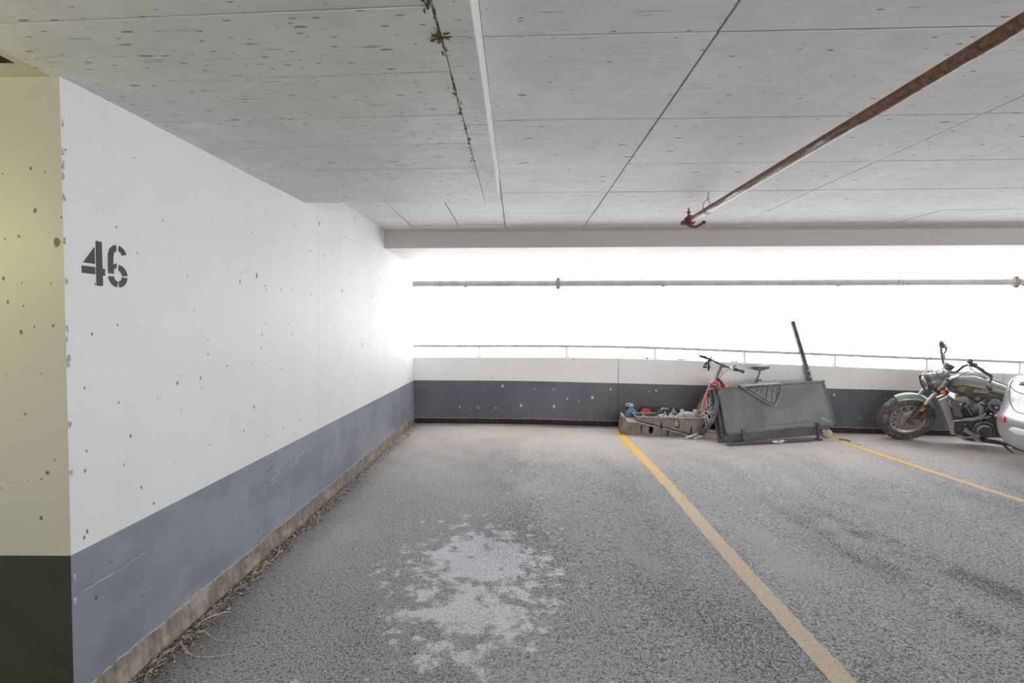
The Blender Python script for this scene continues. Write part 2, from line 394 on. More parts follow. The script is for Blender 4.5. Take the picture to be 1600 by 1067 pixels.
# left wall and its end, the raw concrete foot
ya, yb = 1.773, 7.407
b = MB(); zt = 2.60
n = 24; prof = [(.03, -.1), (.018, .0), (.004, .10), (0, .16), (0, .627), (0, 2.31), (0, zt)]
for i in range(n + 1):
    y = ya + (yb - ya) * i / n
    for dx, z in prof: b.v.append(Vector((left_x(y) + dx * (.35 + .65 * (1 - i / n)) + (.016 * (z / 2.3) * (1 - i / n) if z > 0 else 0), y, z)))
m = len(prof)
for i in range(n):
    for k in range(m - 1): b.f.append([i * m + k, (i + 1) * m + k, (i + 1) * m + k + 1, i * m + k + 1]); b.mi.append(0)
lw = b.build('wall_left', M_LEFT, smooth=False, fix=False); rect_uv(lw, lambda c: (c.y, c.z)); structure(lw)
b = MB()
p = [b.v.append(Vector(q)) for q in ((-6, ya, -.1), (left_x(ya) + .03, ya, -.1), (left_x(ya) + .018, ya, 0), (left_x(ya), ya, .16), (left_x(ya) + .016, ya, 2.31), (left_x(ya) + .018, ya, zt), (-6, ya, zt))]
b.f.append(list(range(7))); b.mi.append(0)
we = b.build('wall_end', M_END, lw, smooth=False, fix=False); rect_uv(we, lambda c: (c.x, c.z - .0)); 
b = MB(); b.hexa([(-6, ya + .01, -.1), (-1.62, ya + .01, -.1), (-1.54, yb, -.1), (-6, yb, -.1), (-6, ya + .01, zt), (-1.62, ya + .01, zt), (-1.54, yb, zt), (-6, yb, zt)])
b.build('wall_core', M_STEP, lw, smooth=False)

# ceiling: slab above, formwork panels below with open joints, stepped towards the edge
CEIL = structure(bpy.data.objects.new('ceiling', None)); C.objects.link(CEIL)
SK = -.027
b = MB(); b.hexa([(-9, -6, 2.535), (16, -6, 2.535), (16, 5.9, 2.535), (-9, 5.9, 2.535), (-9, -6, 2.9), (16, -6, 2.9), (16, 5.9, 2.9), (-9, 5.9, 2.9)])
b.build('slab', M_JOINT, CEIL, smooth=False)
rnd = random.Random(3)
def cpanel(xa, xb, y0, y1, z, g=.005, name='panel', mat=None, top=.02):
    za = z + rnd.uniform(-.0025, .0025); ga = g * rnd.uniform(.6, 1.3)
    q = [(xa + g, y0 + SK * xa + ga), (xb - g, y0 + SK * xb + ga), (xb - g, y1 + SK * xb - ga), (xa + g, y1 + SK * xa - ga)]
    tl = [rnd.uniform(-.001, .001) for _ in q]
    b = MB(); b.hexa([(x, y, za + t) for (x, y), t in zip(q, tl)] + [(x, y, z + top) for x, y in q])
    return b.build(name, mat or M_CEIL, CEIL, smooth=False, bevel=.0025)
rows = [-5.5, -3.6, -1.9, -1.1, -.35, .42, 1.18, 1.94, 2.725, 3.49, 4.215, 4.99]
cols = [-.131, .735, 2.367, 4.0, 5.63, 7.26, 8.9, 12, 16]
for a, c in zip(cols, cols[1:]):
    rr = list(rows)
    if a < 0: rr.remove(3.49)
    for y0, y1 in zip(rr, rr[1:]): cpanel(a, c, y0, y1, 2.515, .005 if a >= 0 else .003)
    cpanel(a, c, 4.99, 5.74, 2.515, .004)
for a, c in ((-1.9, -1.16), (-1.16, -.64), (-.64, -.131)): cpanel(a, c, 3.0, 5.64, 2.519, .004)
cpanel(-1.9, -.131, 5.64, 5.80, 2.515, .003)
for a, c in ((-9, -6), (-6, -3.5), (-3.5, -1.7)): cpanel(a, c, -5.5, 1.8, 2.515)
# chamfer and step down to the slab edge
def sy(x, y): return y + SK * x
b = MB(); xs = [-1.9 + 17.9 * k / 30 for k in range(31)]
pr = [(5.72, 2.53), (5.745, 2.512), (5.80, 2.500), (5.826, 2.487), (5.832, 2.316), (5.838, 2.310), (6.62, 2.306)]
for x in xs: b.v += [Vector((x, sy(x, y), z)) for y, z in pr]
for i in range(30):
    for k in range(6): b.f.append([i * 7 + k, i * 7 + k + 1, (i + 1) * 7 + k + 1, (i + 1) * 7 + k]); b.mi.append(0 if k < 5 else 1)
b.build('downstand', [M_STEP, M_CEIL], CEIL, smooth=False)
b = MB(); b.hexa([(-9, 6.25, 2.33), (16, 5.55, 2.33), (16, 7.0, 2.33), (-9, 7.6, 2.33), (-9, 6.25, 2.9), (16, 5.55, 2.9), (16, 7.0, 2.9), (-9, 7.6, 2.9)])
b.build('edge_slab', M_JOINT, CEIL, smooth=False)
ex = [-1.9, .9, 2.6, 4.9, 7.0, 9.5, 16]
for a, c in zip(ex, ex[1:]): cpanel(a, c, 6.62, 7.45, 2.306, .004, top=.1)

# drop beam over the left side: form boards, an edge strip, a smooth pale side
BEAM = structure(bpy.data.objects.new('beam', None)); C.objects.link(BEAM); BEAM.name = 'trim_1'
b = MB(); b.hexa([(-1.604, -6, 2.338), (-.129, -6, 2.338), (-.129, 3.748, 2.338), (-1.604, 3.77, 2.338), (-1.604, -6, 2.54), (-.129, -6, 2.54), (-.129, 3.748, 2.54), (-1.604, 3.77, 2.54)])
b.build('beam_core', M_BEAMSIDE, BEAM, smooth=False)
y = 3.755; k = 0
while y > -2:
    wdt = .30 + .1 * rnd.random(); y0 = y - wdt
    x0 = -1.604 if y0 < 1.6 else -1.75
    z = 2.33 + rnd.uniform(-.002, .002)
    s0, s1 = .012 * math.sin(k), .012 * math.sin(k + 1)
    q = [(x0, y0 - .02), (-.236 + rnd.uniform(-.006, .003), y0 - .02 + SK * 1.4 + .02), (-.236 + rnd.uniform(-.006, .003), y - .002 + SK * 1.4 * 0 - .006), (x0, y - .002)]
    if k: q[2] = (q[2][0], y - .022 + SK * 1.4 + .018); q[3] = (x0, y - .022)
    def zl(x, yy): return z - (.030 - .0145 * (yy - 1.773) if yy > -1 else .07) * max(0, (-.236 - x) / 1.368)
    b = MB(); b.hexa([(x, yy, zl(x, yy) + rnd.uniform(-.0012, .0012)) for x, yy in q] + [(x, yy, 2.345) for x, yy in q])
    b.build('form_board', M_BEAM, BEAM, smooth=False, bevel=.002)
    y = y0; k += 1
y = 3.748
for wdt in (.55, .9, .7, 1.2, 1.5, 2):
    z = 2.329 + rnd.uniform(-.002, .001); b = MB(); b.hexa([(-.232, y - wdt + .003, z), (-.127, y - wdt + .003, z), (-.127, y, z), (-.232, y, z), (-.232, y - wdt + .003, 2.345), (-.127, y - wdt + .003, 2.345), (-.127, y, 2.345), (-.232, y, 2.345)])
    b.build('edge_board', M_BEAM, BEAM, smooth=False, bevel=.003); y -= wdt
# honeycombed grime along the strip, broken lumps along the wall's corner
rg = random.Random(17)
def lumps(name, pts, mat, parent):
    b = MB()
    for p, s in pts:
        q = [Vector(p) + Vector((rg.uniform(-1, 1) * s[0], rg.uniform(-1, 1) * s[1], rg.uniform(-1, 1) * s[2])) for _ in range(7)]
        bm = bmesh.new(); [bm.verts.new(v) for v in q]; bmesh.ops.convex_hull(bm, input=bm.verts[:]); bm.verts.index_update()
        b.add([v.co.copy() for v in bm.verts], [[v.index for v in f.verts] for f in bm.faces]); bm.free()
    return tag(b.build(name, mat, parent, smooth=False), kind='stuff')
lumps('grime', [((-.238 + rg.gauss(0, .007), 1.40 + 1.5 * rg.random() ** 1.6, 2.330), (.006, .022, .003)) for k in range(60)] + [((-.235 + rg.gauss(0, .014), 1.60 + rg.gauss(0, .02), 2.330), (.010, .012, .006)) for k in range(26)], M_RAW, BEAM)
M_LUMP = plain('grey_broken_edge', (.42, .42, .42), .8, vary=.25, scale=40, bump=.4)
lumps('broken_edge', [((left_x(1.773) + .012 + .004 * (z - 1), 1.778, z + rg.uniform(-.03, .03)), (.004, .007, .018)) for z in (2.12, 2.06, 2.03, 2.00, 1.97, 1.88, 1.74, 1.60, 1.45, 1.37, 1.33, 1.28, 1.10, .9, .55, .45, .3)], M_LUMP, lw)
# soffit of the next bay, with a brown plate, a hollow's shade put into its colour
TRIM2 = structure(bpy.data.objects.new('trim_2', None)); C.objects.link(TRIM2)
def soffit(q, z, mat, nm):
    b = MB(); b.hexa([(x, yy, z) for x, yy in q] + [(x, yy, 2.5) for x, yy in q]); b.build(nm, mat, TRIM2, smooth=False)
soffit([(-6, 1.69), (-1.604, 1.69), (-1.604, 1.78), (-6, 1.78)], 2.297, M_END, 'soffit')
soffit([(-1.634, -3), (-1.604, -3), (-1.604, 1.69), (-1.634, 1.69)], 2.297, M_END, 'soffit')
soffit([(-6, -3), (-1.634, -3), (-1.634, 1.69), (-6, 1.69)], 2.302, M_RECESS, 'recess')
for o in TRIM2.children:
    if not o.data.uv_layers: rect_uv(o, lambda c: (c.x, c.z))

# unseen core wall and side wall, added to keep back light off the wall end
b = MB(); b.hexa([(-9, -5.4, -.2), (-.8, -5.4, -.2), (-.8, -5.2, -.2), (-9, -5.2, -.2), (-9, -5.4, 2.6), (-.8, -5.4, 2.6), (-.8, -5.2, 2.6), (-9, -5.2, 2.6)])
structure(b.build('added_wall_front', M_BEAMSIDE, smooth=False))
b = MB(); b.hexa([(-3.3, -5.2, -.2), (-3.1, -5.2, -.2), (-3.1, 1.77, -.2), (-3.3, 1.77, -.2), (-3.3, -5.2, 2.6), (-3.1, -5.2, 2.6), (-3.1, 1.77, 2.6), (-3.3, 1.77, 2.6)])
structure(b.build('added_wall_side', M_BEAMSIDE, smooth=False))
# scrapes through the left dado
def scrape(pts, wid, mat):
    b = MB(); n = len(pts); v = []
    for i, (y, z) in enumerate(pts):
        h = wid * (math.sin(PI * (i + .3) / (n - .4)) ** .7) * rnd.uniform(.6, 1.2)
        for sg in (-1, 1): v.append((left_x(y) + .0075 - .0 + (.016 * (z / 2.3) * (1 - (y - ya) / (yb - ya))) - .004, y, z + sg * h))
    b.add(v, [(2 * i, 2 * i + 1, 2 * i + 3, 2 * i + 2) for i in range(n - 1)]); b.build('scrape_mark', mat, lw, smooth=False, fix=False)
M_SCRAPE = plain('scraped_pale_paint', (.36, .37, .39), .7, vary=.3)
scrape([(1.80 + .028 * k, .475 + .0005 * k + rnd.uniform(-.002, .002)) for k in range(14)], .004, M_SCRAPE)
scrape([(2.92 + .085 * k, .412 + .0125 * k + rnd.uniform(-.002, .002)) for k in range(14)], .007, M_SCRAPE)
scrape([(2.98 + .085 * k, .395 + .0125 * k + rnd.uniform(-.002, .002)) for k in range(10)], .004, M_SCRAPE)

# stencilled numbers, painted flat on the walls
def stencil(polys, fn, parent):
    """each stencil piece is a thin flat shape; FN maps (a, b) on the plate to the wall"""
    for poly in polys:
        n = len(poly); b = MB(); b.add([fn(a, c, 0) for a, c in poly] + [fn(a, c, 1) for a, c in poly], [tuple(range(n)), tuple(range(2 * n - 1, n - 1, -1))] + [(k, (k + 1) % n, n + (k + 1) % n, n + k) for k in range(n)])
        b.build('stencil_piece', M_STENCIL, parent, smooth=False)
def arc(cx, cy, rx, ry, a0, a1, n=8): return [(cx + rx * math.cos(R(a0 + (a1 - a0) * k / n)), cy + ry * math.sin(R(a0 + (a1 - a0) * k / n))) for k in range(n + 1)]
FOUR = [[(.30, 0), (.44, 0), (.44, .235), (.50, .235), (.50, .40), (.44, .40), (.44, 1), (.27, 1), (.30, .9)],
        [(.0, .27), (.26, .27), (.26, .42), (.0, .42)], [(.05, .48), (.26, .48), (.26, .88)]]
FOUR = [[(.32, 0), (.46, 0), (.46, .24), (.52, .24), (.52, .40), (.46, .40), (.46, 1), (.32, 1)], [(0, .25), (.29, .25), (.29, .41), (0, .41)], [(.03, .48), (.29, .48), (.29, .86)]]
def ring(cx, cy, r, t, a0, a1, sy=1.0): return arc(cx, cy, r, r * sy, a0, a1) + arc(cx, cy, r - t, (r - t) * sy if sy <= 1 else r * sy - t, a1, a0)
SIX = [ring(.24, .27, .24, .135, 4, 82, 1.12), ring(.24, .27, .24, .135, -82, -6, 1.12), ring(.24, .27, .24, .135, 186, 262, 1.12),
       [(0, .31), (.135, .31), (.135, .42), (.21, .46), (.21, .56), (.12, .52), (.135, .72), (.15, .80), (.21, .85), (.21, .99), (.13, .97), (.04, .88), (0, .74)],
       arc(.24, .72, .24, .27, 82, 18, 5) + arc(.24, .72, .115, .14, 18, 78, 5)]
DOWN = None
def on_left(a, c, k):   # the plate sits at y 1.86-2.06 and leans a little
    y = 1.845 + a * .196 ; z = 1.592 + c * .167
    return (left_x(y) + .0115 + .016 * 0 + (.0015 if k else -.012), y, z)
stencil([[(x, y) for x, y in p] for p in FOUR], on_left, lw)
stencil([[(x + .60, y) for x, y in p] for p in SIX], on_left, lw)
def on_back(a, c, k):
    x = 2.645 + a * .2; z = .80 + c * .165 - .02
    return (x, back_y(x) - (.002 if k else -.004), z)
stencil(FOUR, on_back, WALL_BACK)
# ================================================================== common materials
M_RUSTPIPE = None
def rust_pipe():
    t = NT('rusty_pipe_steel'); o = t.tc.outputs['Object']; x, y, z = t.xyz(o)
    n = t.noise(t.vec(o, (12, 1.6, 12)), 1.6, 6, .65); n2 = t.noise(o, 60, 4)
    rust = t.mix(t.ramp(n2, .3, .7), (.10, .045, .02), (.25, .12, .05))
    bare = t.mix(t.ramp(n2, .3, .7), (.30, .29, .285), (.44, .43, .42))
    under = t.math('ADD', t.math('MULTIPLY', t.math('SUBTRACT', x, z), 13.0), t.math('MULTIPLY', y, .19))  # worn grey underside, its reflected light painted in, stronger towards the opening
    f = t.ramp(t.math('ADD', under, t.math('MULTIPLY', t.math('SUBTRACT', n, .5), 2.2)), .55, .75)
    c = t.mix(f, rust, bare)
    return t.done(c, t.mix(f, (.6,) * 3, (.38,) * 3), t.bump(n2, .2, .002), t.math('MULTIPLY', f, .7))
M_RUSTPIPE = rust_pipe()
M_RUST = plain('red_rust', (.20, .055, .025), .8, vary=.5, scale=60, bump=.5)
M_PALERUST = plain('pale_rusty_casting', (.34, .235, .20), .75, vary=.4, scale=50, bump=.4)
M_GALV = plain('galvanised_steel', (.42, .42, .43), .42, .75, vary=.2, scale=25)
M_GREYPIPE = plain('grey_painted_pipe', (.42, .405, .415), .5, .1, vary=.15, scale=6)
M_RAIL = plain('grey_brown_rail_paint', (.52, .48, .445), .55, .1, vary=.2, scale=8)
M_BLACKPL = plain('black_plastic', (.055, .055, .058), .5, vary=.3, dust=.25)
M_RUBBER = plain('black_rubber', (.085, .082, .08), .75, vary=.25, scale=30, dust=.5)
M_CHROME = plain('chrome', (.72, .72, .73), .18, 1.0, vary=.05, bump=0)
M_ALU = plain('brushed_aluminium', (.55, .55, .56), .36, .85, vary=.12, scale=30)
M_DARKMET = plain('dark_metal', (.10, .096, .10), .38, .5, vary=.2)
M_AMBER = plain('amber_reflector', (.85, .22, .02), .25, vary=.1, scale=40)
M_WHITEPL = plain('dusty_white_plastic', (.66, .64, .60), .55, vary=.12, dust=.3)
M_TAN = plain('dry_root_fibre', (.58, .49, .38), .9, vary=.3, scale=40)

# ================================================================== railing on the parapet
gr = thing('guard_rail', 'grey brown metal handrail on thin posts along the parapet top', 'railing', (0, back_y(0) + .08, .963))
off = Vector((0, back_y(0) + .08, .963))
b = MB(); b.tube([Vector((x, back_y(x) + .08, 1.123 + ramp_z(x))) - off for x in [-1.53 + 17.5 * k / 60 for k in range(61)]], .021, 10)
b.build('handrail', M_RAIL, gr)
for k in range(13):
    x = -.55 + 1.268 * k; base = Vector((x, back_y(x) + .08, .963 + ramp_z(x))) - off
    b = MB(); b.box(base + Vector((0, 0, .075)), (.016, .03, .15)); p = b.build('post', M_RAIL, gr, smooth=False)
    b = MB(); b.cbox(base + Vector((0, 0, .004)), (.10, .08, .008), .002); b.build('base_plate', M_GALV, p, smooth=False)

# ================================================================== grey pipe across the opening
PZ = 2.024
gp = thing('overhead_pipe', 'long grey horizontal pipe hung across the bright opening', 'pipe', (0, back_y(0), PZ))
def at_pipe(x, dz=0, dy=0): return Vector((x, back_y(x) + dy - back_y(0), dz))
b = MB(); b.tube([at_pipe(-1.495), at_pipe(3), at_pipe(8), at_pipe(15.8)], .045, 16); b.build('pipe', M_GREYPIPE, gp)
def coupling(x):
    b = MB(); b.lathe([(.046, -.032), (.058, -.03), (.062, -.012), (.062, .012), (.058, .03), (.046, .032)], at_pipe(x), (1, SK, 0), 18)
    for sz in (-1, 1):
        b.cbox(at_pipe(x, sz * .066, -.005), (.05, .035, .03), .006); b.cyl(at_pipe(x, sz * .066, -.045), at_pipe(x, sz * .066, .03), .008)
    b.build('coupling', M_PALERUST, gp)
for x in (.585, 6.9, 12.5): coupling(x)
def hanger(x):
    b = MB(); b.cyl(at_pipe(x, .11), at_pipe(x, 2.306 - PZ), .005, n=6)
    for s in (-1, 1): b.tube([at_pipe(x, .11), at_pipe(x + .012 * s, .085, .03 * s), at_pipe(x + .012 * s, .03, .048 * s), at_pipe(x + .010 * s, -.02, .045 * s), at_pipe(x, -.052, .012 * s)], .006, 6)
    b.build('hanger', M_GALV, gp)
for x in (-1.1, 1.765, 5.32, 8.6, 11.8): hanger(x)
def head(x):
    b = MB(); b.cyl(at_pipe(x, -.042), at_pipe(x, -.054), .014, .012, 8); b.lathe([(.004, -.066), (.026, -.064), (.026, -.060), (.006, -.058)], at_pipe(x), (0, 0, 1), 12)
    b.build('sprinkler_head', M_DARKMET, gp)
for x in (-.745, 2.07, 4.5, 7.0): head(x)
rd = thing('threaded_rod', 'thin bare threaded rod hanging from the slab edge above the grey pipe', 'rod', (2.11, 7.36, 2.13))
b = MB(); b.cyl((0, 0, 0), (0, 0, .176), .0035, n=6); b.cyl((0, 0, .01), (0, 0, .018), .008, n=6); b.build('rod', M_GALV, rd)

# ================================================================== rusty sprinkler pipe under the ceiling
PX, PZ2 = 1.535, 2.366
rp = thing('sprinkler_pipe', 'long rusty brown pipe running under the ceiling panels towards the opening', 'pipe', (PX, 0, PZ2))
b = MB(); b.tube([(0, -4, 0), (0, 0, 0), (0, 2, 0), (0, 4.62, 0)], .0255, 18); b.build('pipe', M_RUSTPIPE, rp)
b = MB(); b.lathe([(.026, -.04), (.042, -.038), (.046, -.02), (.046, .02), (.042, .038), (.0, .04)], (0, 4.61, 0), (0, 1, 0), 18)
for s, q in ((1, (.055, .03)), (-1, (-.055, -.02))):
    b.cbox((q[0], 4.61, q[1]), (.035, .05, .035), .006); b.cyl((q[0], 4.56, q[1]), (q[0], 4.67, q[1]), .007)
b.cyl((-.005, 4.62, .04), (-.005, 4.62, .115), .010, .006, 8); b.cyl((-.005, 4.62, .07), (-.005, 4.62, .082), .018, n=6)
b.build('end_coupling', M_RUST, rp)
b = MB(); b.tube(spline([(-.03, 4.57, -.03), (-.01, 4.56, -.058), (.035, 4.555, -.066), (.07, 4.55, -.05), (.10, 4.55, -.03)], 5), .012, 8); b.ball((.105, 4.55, -.028), .018)
b.build('drain_elbow', M_RUST, rp)
def hang2(y):
    b = MB(); b.cyl((.012, y, .095), (.012, y, 2.515 - PZ2), .0055, n=8); b.cyl((.012, y, .085), (.012, y, .10), .011, n=6)
    b.tube(spline([(.012, y, .09), (-.028, y - .005, .055), (-.031, y - .01, 0), (-.02, y - .01, -.024), (.0, y - .01, -.031), (.022, y - .01, -.023), (.03, y - .005, 0), (.026, y, .05), (.012, y, .09)], 5), .004, 6)
    b.build('hanger', M_GALV, rp)
for y in (4.20, .4, -2.2): hang2(y)

# ================================================================== rubble and dry roots along the foot of the left wall
rnd = random.Random(11); b = MB()
def chip(p, s):
    q = [Vector((rnd.uniform(-1, 1), rnd.uniform(-1, 1), rnd.uniform(-.3, .8))) * s for _ in range(4)]
    b.add([Vector(p) + a for a in q], [(0, 1, 2), (0, 3, 1), (1, 3, 2), (2, 3, 0)])
for k in range(5200):
    y = 1.75 + 5.6 * rnd.random() ** 1.25; lim = .035 + .03 * (1 + math.sin(y * 5.1) * math.sin(y * 2.3))
    d = abs(rnd.gauss(0, lim)); s = rnd.uniform(.0025, .012) * (1.0 if d < .1 else .7)
    b.cur = 0 if rnd.random() < .45 else (1 if rnd.random() < .7 else 2); chip((left_x(y) + .018 + d, y, .003), s)
for k in range(220):
    y = 1.8 + 5.4 * rnd.random(); x = left_x(y) + .03 + abs(rnd.gauss(0, .03)); L = rnd.uniform(.02, .07); g = rnd.uniform(-.6, .6) + PI / 2
    b.cur = 0; b.tube([(x, y, .006), (x + L * .5 * math.cos(g), y + L * .5 * math.sin(g), .013), (x + L * math.cos(g), y + L * math.sin(g), .007)], .0018, 4)
M_CHIPB = plain('dark_soil_crumbs', (.10, .085, .07), .95, vary=.5, scale=60); M_CHIPC = plain('pale_mortar_crumbs', (.60, .54, .47), .9, vary=.3, scale=60)
tag(b.build('rubble', [M_TAN, M_CHIPB, M_CHIPC], smooth=False, fix=False), 'strip of crumbled mortar and dirt along the left wall foot', 'rubble', kind='stuff')
roots = [([(-1.50, 2.34, .01), (-1.44, 2.31, .02), (-1.37, 2.27, .012), (-1.30, 2.27, .006)], .0035),
         ([(-1.52, 2.25, .01), (-1.46, 2.19, .018), (-1.38, 2.155, .008), (-1.28, 2.17, .006), (-1.22, 2.18, .006)], .003),
         ([(-1.53, 2.42, .01), (-1.48, 2.43, .03), (-1.44, 2.47, .025), (-1.42, 2.49, .008)], .004),
         ([(-1.535, 2.72, .01), (-1.49, 2.74, .012), (-1.46, 2.71, .008), (-1.43, 2.69, .006)], .0035),
         ([(-1.545, 3.20, .012), (-1.50, 3.16, .015), (-1.49, 3.09, .012), (-1.50, 3.02, .006)], .0045)]
for k, (p, r) in enumerate(roots):
    c0 = Vector(p[0]); b = MB(); q = spline([Vector(a) - c0 for a in p], 6); b.tube(q, [r * (1 - .7 * i / len(q)) for i in range(len(q))], 6)
    o = b.build('dry_root', M_TAN); o.location = c0
    tag(o, ('dry root curling onto the asphalt from the second gap in the rubble', 'longest dry root, nearest the camera, lying out on the asphalt', 'short forked-looking root sticking up from the rubble behind the long root', 'short pale root lying straight out from the rubble at mid wall', 'thick pale root bent along the rubble, farthest from the wall end')[k], 'root', 'dry roots along the wall foot')
# ================================================================== two plastic car ramps, one upside down on the other, used as a tray
from mathutils.geometry import tessellate_polygon
M_RAMP = plain('dusty_grey_brown_plastic', (.20, .165, .145), .62, vary=.22, scale=9, dust=.35)
M_RAMPEDGE = plain('pale_lit_plastic_edge', (.55, .53, .51), .6, vary=.2, scale=20)  # same plastic, light on its edges put in as a paler colour
M_HOLE = plain('slot_shade_black', (.012, .012, .012), .9, vary=.2)  # black plates on the face, a hollow's shade put into their colour
def stad(cx, cz, w, h, n=6): return [(cx + w * math.cos(PI * k / n), cz + h - w + w * math.sin(PI * k / n)) for k in range(n + 1)] + [(cx + w * math.cos(PI + PI * k / n), cz - h + w + w * math.sin(PI + PI * k / n)) for k in range(n + 1)]
def plate(b, outer, holes, y0, y1):
    """upright plate in the x-z plane between two depths, with through holes"""
    loops = [outer] + holes; flat = [p for l in loops for p in l]
    tri = tessellate_polygon([[Vector((x, z, 0)) for x, z in l] for l in loops])
    n = len(flat); vs = [(x, y0, z) for x, z in flat] + [(x, y1, z) for x, z in flat]; fs = [tuple(t) for t in tri] + [tuple(i + n for i in reversed(t)) for t in tri]
    k0 = 0
    for l in loops:
        m = len(l); fs += [(k0 + k, k0 + (k + 1) % m, n + k0 + (k + 1) % m, n + k0 + k) for k in range(m)]; k0 += m
    b.add(vs, fs)
RX, RY = 1.378, 6.81
ramp1 = thing('car_ramp', 'grey brown plastic car ramp standing on the floor under an upturned one', 'ramp', (RX, RY, floor_z(RX)), (0, R(1.2), R(-5.2)))
D = .30
low = [(0, 0), (.012, .12), (.025, .235), (.04, .25), (.06, .235), (.085, .185), (.11, .178), (.235, .178), (.60, .103), (.90, .028), (1.04, .003), (1.04, 0)]
b = MB(); plate(b, low, [stad(.40, .075, .028, .052)], 0, .012); plate(b, low, [stad(.40, .075, .028, .052)], D - .012, D)
b.build('side_wall', M_RAMP, ramp1, smooth=False)
def strip(b, pts, y0, y1, th):   # a sheet following PTS across the depth
    n = len(pts); v = [(x, y0, z) for x, z in pts] + [(x, y1, z) for x, z in pts] + [(x, y0, z - th) for x, z in pts] + [(x, y1, z - th) for x, z in pts]; f = []
    for k in range(n - 1): f += [(k, k + 1, n + k + 1, n + k), (2 * n + k, 3 * n + k, 3 * n + k + 1, 2 * n + k + 1), (k, 2 * n + k, 2 * n + k + 1, k + 1), (n + k, n + k + 1, 3 * n + k + 1, 3 * n + k)]
    f += [(0, n, 3 * n, 2 * n), (n - 1, 3 * n - 1, 4 * n - 1, 2 * n - 1)]; b.add(v, f)
b = MB(); strip(b, low[2:11], -.004, D + .004, .010); b.build('tread', M_RAMPEDGE, ramp1, smooth=False)
b = MB(); strip(b, [(0, 0), (.012, .12), (.025, .235)], 0, D, .010); b.build('end_wall', M_RAMP, ramp1, smooth=False)
def low_top(x):
    for (a, c), (d, e) in zip(low[1:], low[2:]):
        if a <= x <= d: return c + (e - c) * (x - a) / (d - a)
    return 0
for x in (.14, .225, .255, .33, .48, .535, .60, .66, .74, .80):
    h = max(.02, low_top(x) - .012); b = MB(); b.hexa([(x - .006, -.010, 0), (x + .006, -.010, 0), (x + .006, .004, 0), (x - .006, .004, 0), (x - .005, -.006, h), (x + .005, -.006, h), (x + .005, .004, h), (x - .005, .004, h)])
    b.build('rib', M_RAMP, ramp1, smooth=False)
for x in (.275, .62):
    h = low_top(x) * .62; b = MB(); plate(b, [(x - .012, h + .02), (x - .008, h - .06), (x + .002, h - .085), (x + .008, h - .05), (x + .010, h + .02)], [], -.003, .002); b.build('slot_plate', M_HOLE, ramp1, smooth=False)

ramp2 = thing('car_ramp', 'car ramp turned upside down as a tray, full of bottles and tools', 'ramp', (RX, RY, floor_z(RX)), (0, R(1.2), R(-5.2)))
up = [(.235, .193), (.60, .118), (.92, .040), (1.03, .02), (1.055, .036), (1.075, .262), (.205, .245)]
b = MB(); hole2 = stad(.735, .165, .03, .052)
y0 = -.012
plate(b, up, [hole2], y0, y0 + .010); plate(b, up, [], D - .01, D + .0); b.build('side_wall', M_RAMP, ramp2, smooth=False)
b = MB(); strip(b, [(.235, .196), (.60, .121), (.92, .043), (1.03, .023)], y0, D, .003); b.build('bottom', M_RAMP, ramp2, smooth=False)
b = MB(); b.hexa([(1.045, y0, .036), (1.055, y0, .036), (1.055, D, .036), (1.045, D, .036), (1.068, y0, .262), (1.078, y0, .262), (1.078, D, .262), (1.068, D, .262)]); b.build('end_wall', M_RAMP, ramp2, smooth=False)
b = MB(); b.hexa([(.205, y0, .19), (.235, y0, .19), (.235, D, .19), (.205, D, .19), (.20, y0, .245), (.212, y0, .245), (.212, D, .245), (.20, D, .245)]); b.build('end_wall', M_RAMP, ramp2, smooth=False)
b = MB()   # pale rim all round
def rim(p, q, w=.012): b.tube([p, q], w * .5, 6)
zl, zr = .247, .264
rim((.20, y0, zl), (1.078, y0, zr)); rim((.20, D, zl), (1.078, D, zr)); rim((.20, y0, zl), (.20, D, zl)); rim((1.078, y0, zr), (1.078, D, zr)); b.build('rim', M_RAMPEDGE, ramp2)
for x in (.33, .56, .80, 1.0):
    z = zl + (zr - zl) * (x - .2) / .97; zb = max(.02, .196 - (x - .235) * .205) + .0
    b = MB(); b.hexa([(x - .005, 0, zb), (x + .005, 0, zb), (x + .005, D - .01, zb), (x - .005, D - .01, zb), (x - .005, 0, z - .012), (x + .005, 0, z - .012), (x + .005, D - .01, z - .012), (x - .005, D - .01, z - .012)])
    b.build('inner_rib', M_RAMPEDGE, ramp2, smooth=False)
for x in (.44, .50, .555, .62, .665, .84, .89, .945, 1.0):
    z = zl + (zr - zl) * (x - .2) / .97 - .004; zb = [q for q in [.193 - (x - .235) * .2055 if x < .6 else .118 - (x - .6) * .244 if x < .92 else .040 - (x - .92) * .15]][0] + .006
    b = MB(); b.hexa([(x - .006, y0 - .008, zb), (x + .006, y0 - .008, zb), (x + .006, y0 + .002, zb), (x - .006, y0 + .002, zb), (x - .006, y0 - .008, z), (x + .006, y0 - .008, z), (x + .006, y0 + .002, z), (x - .006, y0 + .002, z)])
    b.build('rib', M_RAMP, ramp2, smooth=False)
for x in (.53, .915):
    b = MB(); h = .15 if x < .7 else .11; plate(b, [(x - .013, h - .05), (x - .004, h + .055), (x + .006, h + .02), (x + .013, h - .045)], [], y0 - .003, y0 - .001); b.build('slot_plate', M_HOLE, ramp2, smooth=False)
RM = Matrix.Translation((RX, RY, floor_z(RX))) @ Euler((0, R(1.2), R(-5.2))).to_matrix().to_4x4()
def tray(name, label, cat, p, rz=0, group=None): # a thing standing in or behind the tray, P in the ramp's frame
    w = RM @ Vector(p); return thing(name, label, cat, w, (0, 0, R(rz)), group)

